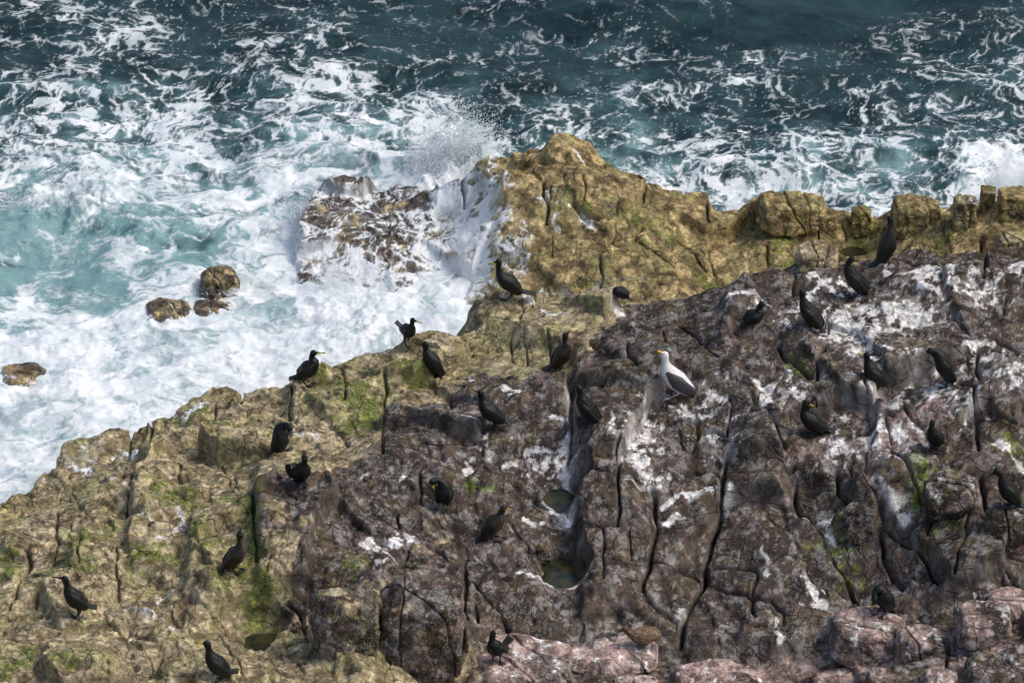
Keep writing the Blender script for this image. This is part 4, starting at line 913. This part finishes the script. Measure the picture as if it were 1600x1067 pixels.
    if name == 'duck':
        k = pn3(co[:, 0] * 26, co[:, 1] * 60, co[:, 2] * 60, 3) > .12; col[k] = col[k] * .42
    if chin is not None:
        k = np.linalg.norm(co - (H + (B - H) * .25 + np.array([0, 0, -.028])), axis=1) < .030; col[k] = chin
    at = me2.attributes.new('tint', 'FLOAT_COLOR', 'POINT'); at.data.foreach_set('color', np.concatenate([col, np.ones((n, 1))], 1).astype(np.float32).ravel())
    me2.polygons.foreach_set('use_smooth', np.ones(len(me2.polygons), bool)); me2.materials.clear(); me2.materials.append(MBIRD)
    o = bpy.data.objects.new(name, me2); sc.collection.objects.link(o); o.location = F0 + np.array([0, 0, .004])
    return tag(o, label, cat, group)

GRP = 'shags resting on the rocks'
k_ = dict
def shag(lab, org, keys, ang, **kw): return bird('shag', lab, 'shag', GRP, org, keys, ang, **kw)
shag('black shag in profile with yellow gape on the rock knob above the white surf', R5, k_(B=(690,190),H=(738,176),N=(738,212),S=(752,248),M=(785,275),R=(825,312),T=(912,326),F=(785,345)), 180)
shag('small black shag with cocked tail and long bare legs at the surf edge', R5, k_(B=(386,460,-.06),H=(342,446,-.04),N=(338,466,-.03),S=(333,486,-.02),M=(322,500),R=(298,488,.05),T=(262,452,.08),F=(324,562)), -25, sc_=.82)
shag('black shag just below the one with the cocked tail, back turned and tail pointing down', R5, k_(B=(350,552),H=(400,557),N=(402,583),S=(412,608),M=(434,640),R=(462,692),T=(478,732),F=(445,708)), 195, yellow=False)
shag('black shag in profile facing right on the leftmost corner of the rock above the foam', R4, k_(B=(1508,598),H=(1455,597),N=(1446,620),S=(1452,645),M=(1427,675),R=(1392,705),T=(1338,718),F=(1425,742)), 0)
shag('black shag crouched low behind the pale rock rim, only its back showing', R5, k_(B=(1220,372,-.02),H=(1238,340),N=(1258,318),S=(1280,312),M=(1304,322),R=(1328,336),T=(1356,356),F=(1292,372)), 180, yellow=False, legs=False, sc_=.72)
shag('brownish young shag stretching its neck up on the middle rocks', R5, k_(B=(1068,498),H=(1047,515),N=(1046,545),S=(1058,572),M=(1036,605),R=(1002,650),T=(938,682),F=(1030,665)), 15, pal=BROWN, yellow=False)
shag('black shag leaning forward to the left on the dark slab below the middle', R5, k_(B=(612,765),H=(655,782),N=(660,812),S=(672,840),M=(700,872),R=(748,908),T=(797,920),F=(702,950)), 180, yellow=False)
shag('black shag with its back turned, left of the white and grey gull', R5, k_(B=(1098,738),H=(1108,758),N=(1116,786),S=(1124,815),M=(1148,858),R=(1188,908),T=(1256,938),F=(1150,918)), 155, yellow=False)
shag('greyish black shag hunched on a ledge with its head drawn in', R6, k_(B=(418,388),H=(383,372),N=(372,392),S=(370,412),M=(350,432),R=(322,455),T=(290,478),F=(362,478)), 20, yellow=False, legs=False, sc_=.95)
shag('slim black shag with its back turned on the slope beside a white streak', R6, k_(B=(548,308),H=(567,318),N=(572,345),S=(585,382),M=(610,422),R=(648,470),T=(692,522),F=(610,478)), 160, yellow=False, pal=dict(BLACK, body=(.014,.013,.010), wing=(.017,.016,.012)))
shag('black shag turning its head to preen its back at the top of the slope', R6, k_(B=(806,195,-.02),H=(798,164),N=(780,188),S=(788,220),M=(815,262),R=(858,312),T=(903,346),F=(828,332)), 165)
shag('tallest upright dark shag standing on the crest against the ochre ridge', R6, k_(B=(985,-45),H=(973,-22),N=(975,18),S=(975,60),M=(962,100),R=(935,160),T=(888,215),F=(958,172)), 30, yellow=False, pal=dict(BLACK, body=(.028,.024,.020), chest=(.032,.027,.022)))
shag('black shag with bright yellow bill facing left on the right slope', R6, k_(B=(826,603),H=(866,606),N=(870,636),S=(882,668),M=(906,705),R=(942,735),T=(988,724),F=(922,762)), 190)
shag('black shag bending its head down to preen its breast on a pale ledge', R6, k_(B=(1182,622),H=(1155,590),N=(1182,592),S=(1204,618),M=(1226,662),R=(1256,718),T=(1284,765),F=(1240,750)), 180, yellow=False)
shag('black shag folding its neck back with one wing lifted, beside the reddish slab', R6, k_(B=(630,848,-.03),H=(588,828),N=(578,860),S=(588,888),M=(616,915),R=(670,948),T=(732,965),F=(612,972)), 180, wing_=[(628,800,.04),(640,850,.06)])
shag('small black shag facing the viewer on the far right slope', R6, k_(B=(1168,948,-.10),H=(1170,916,-.05),N=(1165,940,-.06),S=(1170,968,-.04),M=(1186,990),R=(1204,1012,.05),T=(1215,1030,.12),F=(1188,1042)), -100, yellow=False, sc_=.9)
shag('black shag with drooping bill on the dark boulder at the right edge', R9, k_(B=(1423,112),H=(1465,84),N=(1488,106),S=(1502,142),M=(1526,182),R=(1560,225),T=(1612,262),F=(1530,245)), 180, yellow=False)
shag('black shag preening with its head buried in its back on the green tan rocks', R4, k_(B=(1335,985,-.06),H=(1345,945,-.05),N=(1325,930,0),S=(1300,950,.02),M=(1298,992),R=(1275,1040),T=(1236,1070),F=(1315,1058)), 20, yellow=False)
shag('black shag facing the viewer with one wing hanging, on the ledge left of centre', R7, k_(B=(1420,40,-.06),H=(1413,20,-.03),N=(1412,46,-.03),S=(1402,68,-.02),M=(1396,92),R=(1385,118,.06),T=(1375,140,.10),F=(1396,138)), -80, wing_=[(1335,62,.0),(1350,118,.0)])
shag('black shag tucking its bill into its breast on the square dark block', R8, k_(B=(440,172,-.08),H=(430,135,-.04),N=(462,128,0),S=(485,155,0),M=(488,190,0),R=(488,218,.06),T=(495,235,.12),F=(486,258)), -110)
shag('olive brown young shag with pale throat facing right by the rock pools', R8, k_(B=(800,264),H=(764,254),N=(752,278),S=(742,302),M=(716,332),R=(680,382),T=(612,428),F=(735,400)), -5, pal=OLIVE, yellow=False, chin=(.55,.45,.33))
shag('dark brown shag reaching its neck straight up in the green gully', R7, k_(B=(1120,345),H=(1115,375),N=(1115,408),S=(1116,442),M=(1096,476),R=(1056,518),T=(998,550),F=(1098,545)), 10, pal=BROWN, yellow=False)
shag('black shag facing left in profile on the tan rocks at the far left', R7, k_(B=(250,571),H=(308,580),N=(318,612),S=(328,640),M=(352,678),R=(390,708),T=(452,716),F=(355,762)), 180, yellow=False)
shag('black shag with yellow gape at the bottom left edge of the rocks', R7, k_(B=(906,874),H=(964,879),N=(972,913),S=(982,945),M=(1010,985),R=(1050,1020),T=(1106,1010),F=(1020,1052)), 180)
shag('black shag facing the viewer with tail cocked up on the pink boulder', R8, k_(B=(728,850,-.08),H=(713,832,-.03),N=(708,858,-.02),S=(714,884,-.02),M=(728,905),R=(755,905,.05),T=(795,852,.10),F=(728,965)), -70, yellow=False, sc_=.95)
shag('hunched black shag with yellow bill pointing down on the rounded pink boulder', R9, k_(B=(887,732,-.10),H=(903,682,-.09),N=(905,648,-.04),S=(925,636,0),M=(945,672),R=(968,715,.05),T=(998,745,.08),F=(935,748)), -120)
bird('gull', 'white gull with slate wings and yellow bill among the shags', 'gull', None, R5, k_(B=(1470,589),H=(1504,606),N=(1508,640),S=(1522,682),M=(1565,728),R=(1625,775),T=(1688,828),F=(1535,800)), 182, pal=GULL, sc_=1.06, body_=1.14)
bird('duck', 'mottled brown duck resting flat on the pink rock by the bottom edge', 'duck', None, R8, k_(B=(1283,833),H=(1322,814),N=(1340,832),S=(1368,842),M=(1410,850),R=(1462,842),T=(1542,830),F=(1400,895)), 180, pal=DUCK, legs=False, yellow=False)
